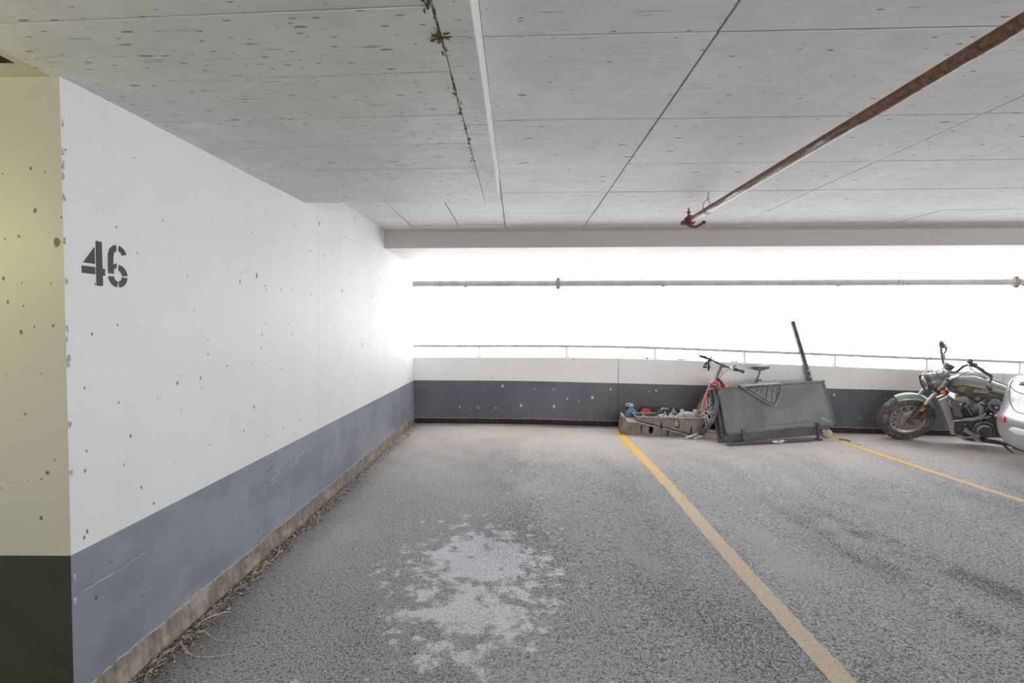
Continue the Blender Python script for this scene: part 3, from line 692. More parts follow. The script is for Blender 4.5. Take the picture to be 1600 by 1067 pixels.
M_BLUE = plain('blue_washer_fluid_plastic', (.16, .30, .46), .3, vary=.15, Transmission_Weight=.15)
M_RED = plain('red_plastic', (.60, .07, .05), .4, vary=.15, dust=.2)
M_GREYPL = plain('grey_plastic', (.34, .35, .36), .5, vary=.15, dust=.2)
M_YEL = plain('yellow_label', (.85, .58, .04), .5, vary=.1)
M_CLEARW = plain('white_cord', (.78, .77, .75), .5, vary=.1)
def roundrect(hx, hy, r, z, n=4, c=(0, 0)):
    out = []
    for q, (sx, sy_) in enumerate(((1, 1), (-1, 1), (-1, -1), (1, -1))):
        for k in range(n + 1):
            a = PI / 2 * q + PI / 2 * k / n; out.append(Vector((c[0] + sx * (hx - r) + r * math.cos(a), c[1] + sy_ * (hy - r) + r * math.sin(a), z)))
    return out
# blue jug behind the left end, on the floor
j = thing('jug', 'blue washer fluid jug with a white looped handle behind the ramps', 'jug', (1.615, 7.225, floor_z(1.6)), (0, 0, R(8)))
b = MB(); b.loft([roundrect(.085, .06, .02, 0), roundrect(.09, .063, .025, .02), roundrect(.09, .063, .025, .20), roundrect(.082, .058, .03, .235), roundrect(.05, .04, .03, .275), roundrect(.024, .024, .022, .30), roundrect(.022, .022, .02, .318)]); b.build('body', M_BLUE, j)
b = MB(); b.lathe([(.028, .312), (.03, .318), (.03, .345), (.026, .35)], n=14); b.build('cap', M_WHITEPL, j)
b = MB(); b.tube(spline([(-.02, 0, .318), (-.06, 0, .325), (-.078, 0, .335), (-.07, 0, .352), (-.04, 0, .356), (-.015, 0, .348)], 5), .008, 8); b.build('handle', M_WHITEPL, j)
# red can
j = thing('fuel_can', 'red plastic can with a dark cap behind the upturned ramp', 'can', (1.815, 7.21, floor_z(1.8)), (0, 0, R(4)))
b = MB(); b.loft([roundrect(.088, .07, .02, 0), roundrect(.092, .073, .03, .02), roundrect(.092, .073, .03, .19), roundrect(.086, .065, .03, .225), roundrect(.055, .04, .03, .275), roundrect(.034, .03, .028, .296)]); b.build('body', M_RED, j)
b = MB(); b.lathe([(.028, .294), (.03, .298), (.03, .316), (.025, .32)], n=14); b.build('cap', M_DARKMET, j)
b = MB(); b.lathe([(.001, 0), (.022, .002), (.026, -.004)], (-.012, -.052, .255), (0, -.75, .66), 14); b.build('spout_plug', M_RUST, j)
# black clamp with a chrome screw
j = tray('hand_clamp', 'black spring clamp with a chrome jaw lying in the tray beside the red can', 'clamp', (.60, .22, .15), 10)
b = MB(); b.tube(spline([(-.11, 0, .10), (-.09, 0, .135), (-.04, 0, .155), (.02, 0, .15), (.06, 0, .12)], 5), [.012] * 21, 8); b.cbox((-.02, 0, .115), (.06, .03, .06), .008); b.build('handle', M_BLACKPL, j)
b = MB(); b.tube([(-.035, 0, .15), (-.02, 0, .185), (.06, 0, .175), (.075, 0, .165)], [.008, .011, .012, .008], 8); b.cyl((.02, 0, .10), (.02, 0, .15), .014); b.build('jaw', M_ALU, j)
b = MB(); b.cyl((-.03, 0, 0), (-.03, 0, .11), .02, .017, 10); b.build('bar', M_GREYPL, j)
# silver cone funnel bottle
j = tray('bottle', 'grey cone shaped bottle with a dark square label standing in the tray', 'bottle', (.735, .23, .11), 0)
b = MB(); b.lathe([(.055, 0), (.058, .01), (.058, .10), (.052, .125), (.03, .18), (.016, .205), (.012, .225), (.012, .23)], n=18); b.build('body', M_GREYPL, j)
b = MB(); b.hexa([(-.026, -.060, .135), (.026, -.060, .135), (.026, -.05, .135), (-.026, -.05, .135), (-.02, -.043, .175), (.02, -.043, .175), (.02, -.03, .175), (-.02, -.03, .175)]); b.build('label_patch', M_DARKMET, j, smooth=False)
# dusty beige bottle lying down with two caps
j = tray('canister', 'dusty beige two capped canister lying over the right end of the tray', 'canister', (.93, .17, .185), -6)
rings = []
for x, ry, z0, z1 in ((-.15, .03, .045, .075), (-.14, .055, .03, .095), (-.09, .07, .02, .125), (-.02, .075, .015, .128), (.05, .075, 0, .118), (.10, .06, -.01, .10), (.125, .035, 0, .07)):
    rings.append([Vector((x, ry * math.copysign(abs(math.cos(a)) ** .7, math.cos(a)), (z0 + z1) / 2 + (z1 - z0) / 2 * math.copysign(abs(math.sin(a)) ** .7, math.sin(a)))) for a in [2 * PI * k / 14 for k in range(14)]])
M_BEIGE = plain('dusty_beige_plastic', (.52, .48, .43), .6, vary=.2, dust=.5)
b = MB(); b.loft(rings); b.build('body', M_BEIGE, j)
for x in (-.095, .075):
    b = MB(); b.lathe([(.026, 0), (.027, .005), (.025, .035), (.02, .04)], (x, 0, .115), n=12); b.build('cap', M_WHITEPL, j)
b = MB(); b.loft([roundrect(.07, .05, .02, -.10, c=(.05, 0)), roundrect(.08, .06, .02, -.005, c=(.05, 0))]); b.build('lower_half', M_GREYPL, j)
# white cord, coiled
rn = random.Random(5)
for i, (cx, lab) in enumerate(((.56, 'white cord coiled in a loop at the middle of the tray'), (.70, 'tangled pale cord spilling between the grey bottle and the canister'))):
    j = tray('cord', lab, 'cord', (cx, .09, .225), 0)
    pts = [Vector((.065 * math.cos(t * .9 + i) * (1 - .04 * t) + rn.uniform(-.01, .01), .055 * math.sin(t * .9 + i), .012 + .028 * abs(math.sin(t * 1.3 + i)) + rn.uniform(-.006, .006))) for t in range(14)]
    b = MB(); b.tube(spline(pts, 5), .0055, 6); b.build('cord', M_CLEARW, j)
for i, (p, q, lab) in enumerate((((.86, .03, .27), (.97, .05, .235), 'chrome wrench leaning across the beige canister'), ((1.0, .12, .30), (1.06, .13, .235), 'pale green grey tube leaning at the right end of the tray'), ((.63, .05, .245), (.69, .16, .28), 'short steel bar sticking up from the cord in the tray'))):
    a, c = RM @ Vector(p), RM @ Vector(q); o = thing('tool', lab, 'tool', a); b = MB(); d = c - a; L = d.length
    if i == 0: b.tube([Vector((0, 0, 0)), d * .12, d * .2, d * .8, d * .88, d], [.012, .014, .006, .006, .013, .011], 8)
    else: b.tube([Vector((0, 0, 0)), d * .1, d], [.010, .009, .008], 8)
    b.build('shaft', M_CHROME if i == 0 else M_GREYPL if i == 1 else M_ALU, o)
j = tray('small_bottle', 'small bottle with a yellow label seen through the oval hand hole', 'bottle', (.735, .035, .105), 0)
b = MB(); b.cyl((0, 0, 0), (0, 0, .065), .026); b.build('body', M_DARKMET, j)
b = MB(); b.cyl((0, 0, .03), (0, 0, .060), .027); b.build('label_band', M_YEL, j)
b = MB(); b.cyl((0, 0, .06), (0, 0, .08), .0275); b.cyl((0, 0, .08), (0, 0, .105), .016, .012); b.build('shoulder', M_WHITEPL, j)
# torn wrapper and straps in front of the right end
o = thing('torn_wrapper', 'torn silver wrapper on the floor before the upturned ramp', 'litter', (2.27, 6.63, floor_z(2.27)), (0, 0, .1))
b = MB(); rn = random.Random(9)
for k, (x, z, a, L) in enumerate(((-.07, .03, 2.2, .09), (-.04, .03, .5, .12), (-.08, .0, 1.1, .07), (.02, .03, -.1, .10), (.06, .035, .2, .10), (-.01, .01, -.5, .12))):
    v = Vector((math.cos(a), 0, math.sin(a) * .6)); n = Vector((-math.sin(a) * .4, -.5, .8)).normalized(); s = v.cross(n).normalized() * .016
    p = Vector((x, -.02 * k * .5, max(.012, z))); q = p + v * L; q.z = max(.006, q.z)
    b.add([p - s, p + s, q + s * .5, q - s * .5, p - s + n * .006, p + s + n * .006, q + s * .5 + n * .004, q - s * .5 + n * .004], [(0, 1, 2, 3), (7, 6, 5, 4), (0, 4, 5, 1), (1, 5, 6, 2), (2, 6, 7, 3), (3, 7, 4, 0)])
b.build('foil', M_ALU, o, smooth=False)
# ================================================================== mountain bike leaning behind the folded cover
M_FORK = plain('faded_pink_red_fork_paint', (.78, .22, .22), .35, vary=.2, scale=18, dust=.2)
M_FRAME = plain('dark_purple_black_frame_paint', (.045, .035, .045), .3, vary=.3, scale=10)
M_GREYFR = plain('scuffed_grey_frame', (.20, .19, .20), .45, .3, vary=.35, scale=25)
M_SPOKE = plain('bright_spoke_steel', (.9, .9, .9), .4, .2, vary=.05, bump=0)
bx, by = 2.468, 6.86
bike = thing('bicycle', 'mountain bike with pink red fork leaning behind the folded black cover', 'bicycle', (bx, by, floor_z(bx)), (R(1.5), R(1.2), R(17)))
def M4(rot, loc): return Matrix.Translation(loc) @ rot.to_4x4()
def ydisc(): return Matrix.Rotation(R(90), 4, 'X')
def wheel_bike(parent, M):
    b = MB(); b.torus((0, 0, 0), (0, 1, 0), .302, .026, 48, 10)
    for k in range(44):
        g = 2 * PI * k / 44
        for s in (-1, 0, 1):
            gg = g + (.07 if s == 0 else 0); r = .329 if s == 0 else .322
            Mk = Matrix.Rotation(-gg, 3, 'Y'); b.box((r * math.cos(gg), s * .015, r * math.sin(gg)), (.007, .010, .020), Mk)
    w = b.xf(M).build('wheel', M_RUBBER, parent)
    b = MB(); b.lathe([(.264, -.013), (.284, -.013), (.280, .0), (.284, .013), (.264, .013), (.258, 0)], (0, 0, 0), (0, 1, 0), 44, closed=True); b.xf(M).build('rim', M_ALU, w)
    b = MB(); b.lathe([(.008, -.06), (.022, -.035), (.012, -.03), (.012, .03), (.022, .035), (.008, .06)], (0, 0, 0), (0, 1, 0), 14); b.xf(M).build('hub', M_ALU, w)
    b = MB()
    for k in range(32):
        g = 2 * PI * k / 32; s = -1 if k % 2 else 1; h = g + (.9 if k % 4 < 2 else -.9)
        b.cyl((.02 * math.cos(h), s * .033, .02 * math.sin(h)), (.262 * math.cos(g), 0, .262 * math.sin(g)), .0034, n=5)
    b.xf(M).build('spokes', M_SPOKE, w)
    return w
ax = Vector((.342, 0, .94)).normalized(); A0 = Vector((.045, 0, .33))
ST = Matrix.Translation(A0) @ Matrix.Rotation(R(72), 4, ax) @ Matrix.Translation(-A0)
def S(s, fwd=0, y=0): # a point on the steering axis, FWD ahead of it
    return A0 + ax * s + Vector((-.94, 0, .342)) * fwd + Vector((0, y, 0))
wheel_bike(bike, ST @ Matrix.Translation((0, 0, .33)))
for s in (-1, 1):
    b = MB(); b.tube([Vector((-.012, s * .058, .33)), S(.12, .042, s * .062), S(.30, .04, s * .062)], [.017, .021, .022], 12); b.tube([S(.30, .04, s * .062), S(.385, .035, s * .058)], .015, 10)
    b.cyl(Vector((0, s * .05, .33)), Vector((0, s * .075, .33)), .016)
    b.xf(ST).build('fork_leg', M_FORK, bike)
b = MB(); b.tube([S(.36, .036, -.062), S(.41, .03, -.035), S(.41, .03, .035), S(.36, .036, .062)], [.024, .026, .026, .024], 10); b.tube(spline([S(.25, .045, -.062), S(.30, .085, -.045), S(.315, .095, 0), S(.30, .085, .045), S(.25, .045, .062)], 5), .013, 8)
b.xf(ST).build('fork_crown', M_FORK, bike)
b = MB()
for s in (-1, 1): b.cbox(S(.24, .075, s * .05), (.03, .018, .09), .005); b.tube([S(.27, .08, s * .05), S(.36, .08, s * .06)], .006, 6)
b.xf(ST).build('brake_arms', M_DARKMET, bike)
b = MB(); b.cbox(S(.02, .02, -.09), (.035, .012, .05), .005); b.xf(ST).build('reflector', M_AMBER, bike)
b = MB(); b.tube([S(.43), S(.57)], .021, 14); b.lathe([(.026, 0), (.026, .012)], S(.425), ax, 14); b.lathe([(.026, 0), (.026, .012)], S(.56), ax, 14); b.build('head_tube', M_GREYFR, bike)
b = MB(); b.tube(spline([S(.57), S(.60), S(0.645, .02), S(0.655, .075)], 4), .018, 10); b.cyl(S(0.655, .08, -.03), S(0.655, .08, .03), .026); b.xf(ST).build('stem', M_GREYFR, bike)
hb = spline([S(0.675, .0, -.31), S(0.680, .02, -.18), S(0.655, .075, -.06), S(0.655, .08, 0), S(0.655, .075, .06), S(0.680, .02, .18), S(0.675, .0, .31)], 6)
b = MB(); b.tube(hb, .0125, 10); bar = b.xf(ST).build('handlebar', M_DARKMET, bike)
for s in (-1, 1):
    b = MB(); b.tube([S(0.675, 0, s * .205), S(0.675, 0, s * .215), S(0.675, 0, s * .31), S(0.675, 0, s * .318)], [.019, .0165, .0165, .019], 12); b.xf(ST).build('grip', M_RUBBER, bar)
    b = MB(); b.cbox(S(0.670, .015, s * .17), (.045, .05, .04), .008); b.tube(spline([S(0.665, .03, s * .15), S(0.645, .06, s * .19), S(.685, .06, s * .25), S(.68, .055, s * .30)], 4), .006, 6); b.tube([S(0.690, .0, s * .16), S(0.720, .03, s * .175)], .009, 6); b.xf(ST).build('brake_lever', M_BLACKPL, bar)
b = MB(); b.lathe([(.001, .03), (.018, .026), (.026, .010), (.026, -.012), (.018, -.018)], S(0.645, .12, -.095), (-1, 0, 0), 12); b.xf(ST).build('bell', M_WHITEPL, bar)
b = MB()
for s, h in ((-1, .16), (1, .19)):
    b.tube(spline([S(0.665, .03, s * .15), S(.66, .12, s * .09), S(.56, h - .02, s * .02), S(.46, .10, 0), S(.34, .07, s * .04)], 5), .0028, 5)
b.xf(ST).build('cables', M_DARKMET, bike)
# frame
b = MB(); b.tube(spline([S(.47), (.30, 0, .69), (.43, 0, .575), (.56, 0, .42), (.625, 0, .30)], 5), [.030] * 21, 14); dt = b.build('down_tube', M_FRAME, bike)
b = MB(); b.tube([(.275, 0, .712), (.30, 0, .69), (.325, 0, .668)], .0315, 14); b.build('sticker', plain('red_sticker', (.55, .06, .05), .35), dt)
b = MB(); b.tube([(.325, 0, .668), (.35, 0, .647), (.38, 0, .621)], .0315, 14); b.build('sticker', M_YEL, dt)
b = MB(); b.tube(spline([(.33, 0, .665), (.40, 0, .645), (.47, 0, .635), (.56, 0, .64), (.70, 0, .66), (.86, 0, .69)], 5), [.016 + .012 * k / 25 for k in range(26)], 12); b.build('top_tube', M_GREYFR, bike)
b = MB(); b.tube([(.625, 0, .30), (.835, 0, .66), (.868, 0, .735)], .018, 12); b.build('seat_tube', M_FRAME, bike)
b = MB(); b.tube([(.865, 0, .72), (.915, 0, .865)], .0135, 10); b.build('seat_post', M_GREYFR, bike)
b = MB(); b.lathe([(.022, -.012), (.022, .012)], (.868, 0, .735), (.30, 0, .95), 12); b.cyl((.87, -.03, .737), (.89, -.075, .742), .006); b.cyl((.89, .0, .735), (.935, 0, .742), .008); b.build('seat_clamp', M_DARKMET, bike)
rings = []
for x, w_, z, h in ((.655, .012, .905, .010), (.68, .022, .915, .022), (.74, .030, .915, .028), (.80, .048, .912, .030), (.86, .078, .915, .034), (.91, .082, .922, .034), (.935, .06, .926, .022)):
    rings.append([Vector((x + .09, w_ * math.copysign(abs(math.cos(a)) ** .8, math.cos(a)), z + h * (math.sin(a) if math.sin(a) > 0 else .9 * math.sin(a)))) for a in [2 * PI * k / 16 for k in range(16)]])
b = MB(); b.loft(rings); b.build('saddle', plain('grey_black_saddle_vinyl', (.09, .088, .09), .45, vary=.3, dust=.4), bike)
b = MB()
for s in (-1, 1): b.tube([(.79, s * .014, .90), (.87, s * .022, .875), (.94, s * .022, .875), (.99, s * .03, .90)], .0045, 6)
b.build('saddle_rails', M_DARKMET, bike)
for s in (-1, 1):
    b = MB(); b.tube([(.625, s * .04, .31), (.80, s * .055, .325), (1.06, s * .065, .33)], .011, 8); b.tube([(.84, s * .02, .67), (.90, s * .05, .50), (1.06, s * .065, .33)], .010, 8); b.build('rear_stay', M_FRAME, bike)
b = MB(); b.lathe([(.085, -.05), (.09, -.047), (.09, -.043), (.085, -.04)], (.625, 0, .30), (0, 1, 0), 24); b.cyl((.625, -.07, .30), (.625, .07, .30), .018)
for s, g in ((-1, 2.4), (1, 2.4 + PI)):
    p = Vector((.625 + .17 * math.cos(g), s * .08, .30 + .17 * math.sin(g))); b.tube([(.625, s * .072, .30), p], .011, 8); b.cbox(p + Vector((0, s * .045, 0)), (.09, .08, .022), .006)
b.build('crankset', M_DARKMET, bike)
wheel_bike(bike, Matrix.Translation((1.06, 0, .33)))
b = MB(); b.tube([(.70, -.06, .30), (.90, -.15, .12), (.99, -.20, .012)], .009, 8); b.build('kickstand', M_DARKMET, bike)
# ================================================================== folded truck-bed cover leaning on edge, its clamps, the rail, the mat, the post
BL = Vector((2.635, 6.42, floor_z(2.6) + .115)); BR = Vector((4.215, 6.80, floor_z(4.2) + .20)); TL = Vector((2.61, 6.645, .605))
e1 = (BR - BL); LEN = e1.length; e1 = e1.normalized(); HGT = (TL - BL).length; n_ = e1.cross(TL - BL).normalized(); e2 = n_.cross(e1).normalized()
if n_.y > 0: n_ = -n_
def onp(a, c, d=0): return BL + e1 * a + e2 * c + n_ * d
M_VINYL = plain('black_vinyl_cover_skin', (.20, .195, .21), .40, vary=.2, scale=3, dust=.12, bump=.25)
M_PROF = plain('black_anodised_profile', (.15, .15, .16), .35, .4, vary=.25, scale=14, dust=.15)
RB = Vector((2.7, 6.5, floor_z(2.7)))
tc = thing('truck_bed_cover', 'folded black truck bed cover leaning on edge before the bicycle', 'cover', RB)
SKEW = (TL - BL).dot(e1)
def T(p): return p - RB
def panel(name, a0, a1, c0, c1, d0, d1):
    b = MB(); pts = [onp(a + SKEW * c / HGT, c, d) for d in (d0, d1) for a, c in ((a0, c0), (a1, c0), (a1, c1), (a0, c1))]
    b.hexa([T(p) for p in pts]); return b.build(name, M_VINYL, tc, smooth=False, bevel=.004)
def bar(b, a0, c0, a1, c1, d, w_, h):
    p, q = onp(a0 + SKEW * c0 / HGT, c0, d), onp(a1 + SKEW * c1 / HGT, c1, d); u = (q - p).normalized(); v = n_.cross(u).normalized()
    b.hexa([T(x) for x in (p - v * w_ - n_ * h, q - v * w_ - n_ * h, q + v * w_ - n_ * h, p + v * w_ - n_ * h, p - v * w_ + n_ * h, q - v * w_ + n_ * h, q + v * w_ + n_ * h, p + v * w_ + n_ * h)])
f = panel('front_panel', 0, LEN, 0, HGT, -.012, .002)
def frame(parent, a0, a1, c0, c1, d):
    for q in ((a0, c1, a1, c1), (a0, c0, a1, c0), (a0, c0, a0, c1), (a1, c0, a1, c1)):
        b = MB(); bar(b, *q, d, .013, .013); b.build('frame_rail', M_PROF, parent, smooth=False, bevel=.004)
    for a, c in ((a0, c0), (a1, c0), (a0, c1), (a1, c1)):
        b = MB(); b.cbox(T(onp(a + SKEW * c / HGT, c, d)), (.04, .035, .04), .010); b.build('corner_cap', M_BLACKPL, parent)
frame(f, .0, LEN, .0, HGT, -.004)
b = MB(); bar(b, .09, .065, LEN - .02, .065, .004, .002, .002); b.build('seam', M_PROF, f, smooth=False)
m = panel('middle_panel', -.035, LEN - .10, -.035, HGT + .01, -.052, -.038); frame(m, -.035, LEN - .10, -.035, HGT + .01, -.045)
k = panel('rear_panel', -.06, LEN - .16, -.085, HGT + .0, -.105, -.088); frame(k, -.06, LEN - .16, -.085, HGT, -.096)
b = MB(); b.loft([[T(onp(a + SKEW * (HGT + .01) / HGT, HGT - .03, -.03)) + e2 * (.035 * math.sin(g)) + n_ * (.035 * math.cos(g) - .01) for g in [2 * PI * q / 12 for q in range(12)]] for a in (0.0, .06)]); b.build('hinge', M_RUBBER, tc)
for i, a in enumerate((.235, LEN - .27)):
    b = MB(); p = onp(a, 0.015, .012)
    b.cbox(T(p), (.05, .035, .05), .008); z0 = floor_z(p.x) + .004
    b.cbox(T(Vector((p.x, p.y - .012, (p.z + z0) / 2))), (.028, .022, p.z - z0), .004); b.cbox(T(Vector((p.x, p.y - .02, z0 + .012))), (.075, .06, .02), .006)
    b.build('clamp_foot', M_BLACKPL, tc)
b = MB()   # white cord or label at the right lower corner
b.hexa([T(onp(LEN - .17, .06, .003)), T(onp(LEN - .035, .03, .003)), T(onp(LEN - .035, .045, .003)), T(onp(LEN - .17, .12, .003)), T(onp(LEN - .17, .06, .0045)), T(onp(LEN - .035, .03, .0045)), T(onp(LEN - .035, .045, .0045)), T(onp(LEN - .17, .12, .0045))])
b.build('dust_patch', plain('pale_dust_patch', (.36, .35, .34), .8, vary=.4, scale=50), f, smooth=False)

# aluminium rail on the floor in front
p0 = Vector((2.585, 6.28, floor_z(2.58))); p1 = Vector((3.86, 6.66, floor_z(3.86)))
rl = thing('floor_rail', 'long black metal rail lying on the floor in front of the folded cover', 'rail', p0)
d = (p1 - p0); u = d.normalized(); s = Vector((-u.y, u.x, 0))
b = MB()
def rbar(b, a, c, w_, z0, z1): 
    p, q = u * a, u * c; b.hexa([p - s * w_ + Vector((0, 0, z0)), q - s * w_ + Vector((0, 0, z0)), q + s * w_ + Vector((0, 0, z0)), p + s * w_ + Vector((0, 0, z0)), p - s * w_ + Vector((0, 0, z1)), q - s * w_ + Vector((0, 0, z1)), q + s * w_ + Vector((0, 0, z1)), p + s * w_ + Vector((0, 0, z1))])
rbar(b, 0, d.length, .028, .002, .010); rbar(b, 0, d.length, .010, .010, .030); rbar(b, 0.01, d.length, .026, .030, .036); b.build('profile', M_PROF, rl, smooth=False, bevel=.002)
b = MB(); q = u * .70 - s * .03
b.cbox(q + Vector((0, 0, .028)), (.07, .03, .03), .006); b.cbox(q + u * .09 + Vector((0, 0, .03)), (.05, .028, .034), .006); b.cyl(q + u * -.06 + Vector((0, 0, .03)), q + u * .14 + Vector((0, 0, .03)), .008); b.cbox(q + u * .04 + Vector((0, -.01, .016)), (.09, .02, .012), .004); b.build('bracket', M_ALU, rl)

# rubber floor mat hung over the top edge
M_MAT = plain('grey_rubber_mat', (.22, .215, .22), .6, vary=.12, scale=20, dust=.25); M_MATEDGE = plain('pale_worn_mat_edge', (.36, .355, .35), .6, vary=.15, scale=25)
mp = onp(.7, HGT, 0)
mat_o = thing('floor_mat', 'grey rubber car mat hung over the top edge of the folded cover', 'mat', mp)
out = [(.31, 0), (.58, 0), (.895, 0), (.935, -.03), (.92, -.09), (.855, -.19), (.795, -.265), (.755, -.285), (.70, -.265), (.56, -.175), (.43, -.085), (.33, -.015)]
def mpos(a, c, d=0): # bulges a little where it bends over the edge
    h = .014 + .022 * math.exp(-((c + .0) / .05) ** 2) + .010 * math.sin((a - .3) * 4.2) * math.exp(-(c / .12) ** 2)
    return onp(a + SKEW * (HGT + c) / HGT, HGT + c, h + d) - mp
def matpoly(b, poly, d0, d1):
    tri = tessellate_polygon([[Vector((x, y, 0)) for x, y in poly]]); n = len(poly)
    b.add([mpos(x, y, d1) for x, y in poly] + [mpos(x, y, d0) for x, y in poly], [tuple(t) for t in tri] + [tuple(i + n for i in t) for t in tri] + [(k, (k + 1) % n, n + (k + 1) % n, n + k) for k in range(n)])
so = [(v.x, v.y) for v in spline([Vector((x, y, 0)) for x, y in out], 4, closed=True)]; so = [(x, min(y, 0.0)) for x, y in so]
b = MB(); matpoly(b, so, 0, .006); b.build('sheet', M_MAT, mat_o, smooth=False)
cx, cy = .72, -.10
def inset(f, dy=0): return [Vector((cx + (x - cx) * f, cy + (y - cy) * f + dy, 0)) for x, y in so]
b = MB(); b.tube([mpos(v.x, v.y, .007) for v in inset(.985)], .007, 6, closed=True); b.build('border', M_MATEDGE, mat_o)
for f_ in (.86, .78):
    b = MB(); b.tube([mpos(v.x, v.y, .007) for v in inset(f_, -.006)], .0038, 5, closed=True); b.build('inner_ridge', M_RUBBER, mat_o)
for a0, a1, c1 in ((.545, .50, -.105), (.625, .575, -.155), (.705, .65, -.20), (.785, .73, -.235), (.86, .815, -.19)):
    b = MB(); b.tube([mpos(a0 + (a1 - a0) * t, -.045 + (c1 + .045) * t, .007) for t in (0, .25, .5, .75, 1)], .004, 5); b.build('cross_ridge', M_RUBBER, mat_o)
b = MB()   # the fold over the edge and the tail behind
rr = []
for a in [.31 + .585 * k / 14 for k in range(15)]:
    base = mpos(a, 0, .006); rr.append([base, base + e2 * .022 - n_ * .010, base + e2 * .030 - n_ * .035, base + e2 * .026 - n_ * .075, base + e2 * .018 - n_ * .115, base - e2 * .02 - n_ * .135, base - e2 * .026 - n_ * .130, base + e2 * .010 - n_ * .110, base + e2 * .018 - n_ * .075, base + e2 * .022 - n_ * .035, base + e2 * .014 - n_ * .014, base - n_ * .006])
b.loft(rr); b.build('fold', M_MATEDGE, mat_o)

# black post leaning on the parapet edge behind the cover
pb, pt = Vector((4.245, 7.02, floor_z(4.24))), Vector((3.945, 7.385, 1.475))
po = thing('post', 'black slotted metal post leaning on the parapet behind the folded cover', 'post', pb)
v = pt - pb; L = v.length; v = v.normalized(); sx = v.cross(Vector((0, 1, 0))).normalized(); 
if sx.x < 0: sx = -sx
sy_ = v.cross(sx).normalized()
sec = [(-.028, -.02), (-.012, -.02), (-.012, -.008), (.004, -.008), (.004, -.02), (.028, -.02), (.028, .02), (-.028, .02)]
b = MB(); b.prism(sec, (0, 0, 0), sx, sy_, v * L); b.build('profile', M_PROF, po, smooth=False)
for t in (.50, .56, .62):
    b = MB(); b.cbox(v * (t * L * .9) + sx * .004 + sy_ * (-.022 if sy_.y > 0 else .022), (.010, .008, .03), .002); b.build('bolt', M_CHROME, po)
b = MB(); b.prism([(-.03, -.022), (.03, -.022), (.03, .022), (-.03, .022)], v * L, sx, sy_, v * .006); b.build('end_cap', M_BLACKPL, po, smooth=False)

# crumpled white bag by the cover's right end, a strap, litter, things on the parapet
def crumple(name, label, cat, loc, size, mat, seed, n=3, flat=1.0):
    rn = random.Random(seed); bm = bmesh.new(); bmesh.ops.create_icosphere(bm, subdivisions=n, radius=1)
    for w_ in bm.verts:
        k = 1 + rn.uniform(-.22, .16); w_.co = Vector((w_.co.x * size[0] * k, w_.co.y * size[1] * k, max(-.0, (w_.co.z * .5 + .5)) * size[2] * 2 * k * flat))
    me = bpy.data.meshes.new(name); bm.to_mesh(me); bm.free(); me.materials.append(mat)
    o = bpy.data.objects.new(name, me); C.objects.link(o); o.location = loc; return tag(o, label, cat)
crumple('plastic_bag', 'crumpled white plastic bag on the floor behind the right end of the folded cover', 'bag', (4.20, 6.93, floor_z(4.2)), (.07, .05, .055), M_WHITEPL, 4)
crumple('paper_scrap', 'small white paper scrap lying on the floor beside the far yellow line', 'litter', (4.36, 6.52, floor_z(4.36) + .002), (.035, .02, .012), plain('white_paper', (.8, .8, .78), .7), 8, 2)
crumple('leaf', 'tiny pale dry leaf on the floor before the motorcycle front wheel', 'litter', (4.88, 6.85, floor_z(4.88) + .002), (.04, .015, .008), M_WHITEPL, 9, 2)
o = thing('strap', 'short dark strap lying on the floor by the white plastic bag', 'strap', (4.26, 6.72, floor_z(4.26)), (0, 0, -.5))
b = MB(); b.tube(spline([(-.03, 0, .012), (.02, 0, .02), (.07, .0, .012), (.10, 0, .008)], 4), .008, 6); b.build('webbing', M_RUBBER, o)
o = thing('hose', 'yellow green hose on the floor behind the bicycle wheel and cover', 'hose', (2.75, 7.0, floor_z(2.7)))
b = MB(); b.tube(spline([(-.12, .06, .014), (-.02, .0, .014), (.10, -.02, .014), (.24, .03, .014), (.36, .0, .014), (.44, -.04, .014)], 5), .012, 8); b.build('tube', plain('yellow_green_hose', (.70, .72, .03), .4, vary=.1), o)
def on_parapet(x, dy): return Vector((x, back_y(x) + dy, .963 + ramp_z(x)))
crumple('stone', 'small dark stone lying on the parapet top above the ramps', 'stone', on_parapet(1.87, .05), (.028, .03, .010), M_DARKMET, 12, 2)
for x, lab in ((2.36, 'flat grey metal strip lying on the parapet left of the bicycle'), (3.10, 'flat grey metal strip lying on the parapet between handlebar and saddle')):
    p = on_parapet(x, .05); o = thing('metal_strip', lab, 'strip', p, (0, R(1.6), R(3)))
    b = MB(); b.cbox((0, 0, .009), (.12, .05, .012), .002); b.cbox((.03, 0, .018), (.02, .05, .008), .002); b.build('plate', M_GALV, o, smooth=False)
# ================================================================== cruiser motorcycle leaning on its stand
M_SAGE = plain('satin_sage_green_paint', (.30, .335, .285), .30, .35, vary=.10, scale=4, bump=0, Coat_Weight=.35)
M_SMOKE = plain('satin_smoke_grey_paint', (.27, .25, .262), .28, .4, vary=.08, scale=4, bump=0, Coat_Weight=.3)
M_BLKENG = plain('black_engine_enamel', (.11, .10, .10), .38, .3, vary=.25, scale=20)
M_BROWNRAD = plain('brown_black_radiator', (.12, .09, .085), .5, .2, vary=.3, scale=40)
M_CAST = plain('cast_aluminium', (.50, .50, .51), .42, .7, vary=.12, scale=30)
M_GLASSY = plain('headlight_glass', (.72, .74, .76), .08, .55, vary=.15, scale=30, bump=0)
M_BROWNDECAL = plain('bronze_brown_decal', (.16, .125, .095), .4, .3, vary=.15, scale=30, bump=0)
M_GOLD = plain('dull_gold_print', (.34, .285, .19), .45, .3, vary=.12, scale=60, bump=0)
M_SCRIPT = plain('silver_script', (.72, .70, .66), .4, .2, vary=.05, bump=0)
M_SEAT = plain('brown_black_saddle_leather', (.07, .055, .05), .5, vary=.25, scale=20)
mx, my = 5.20, 6.90
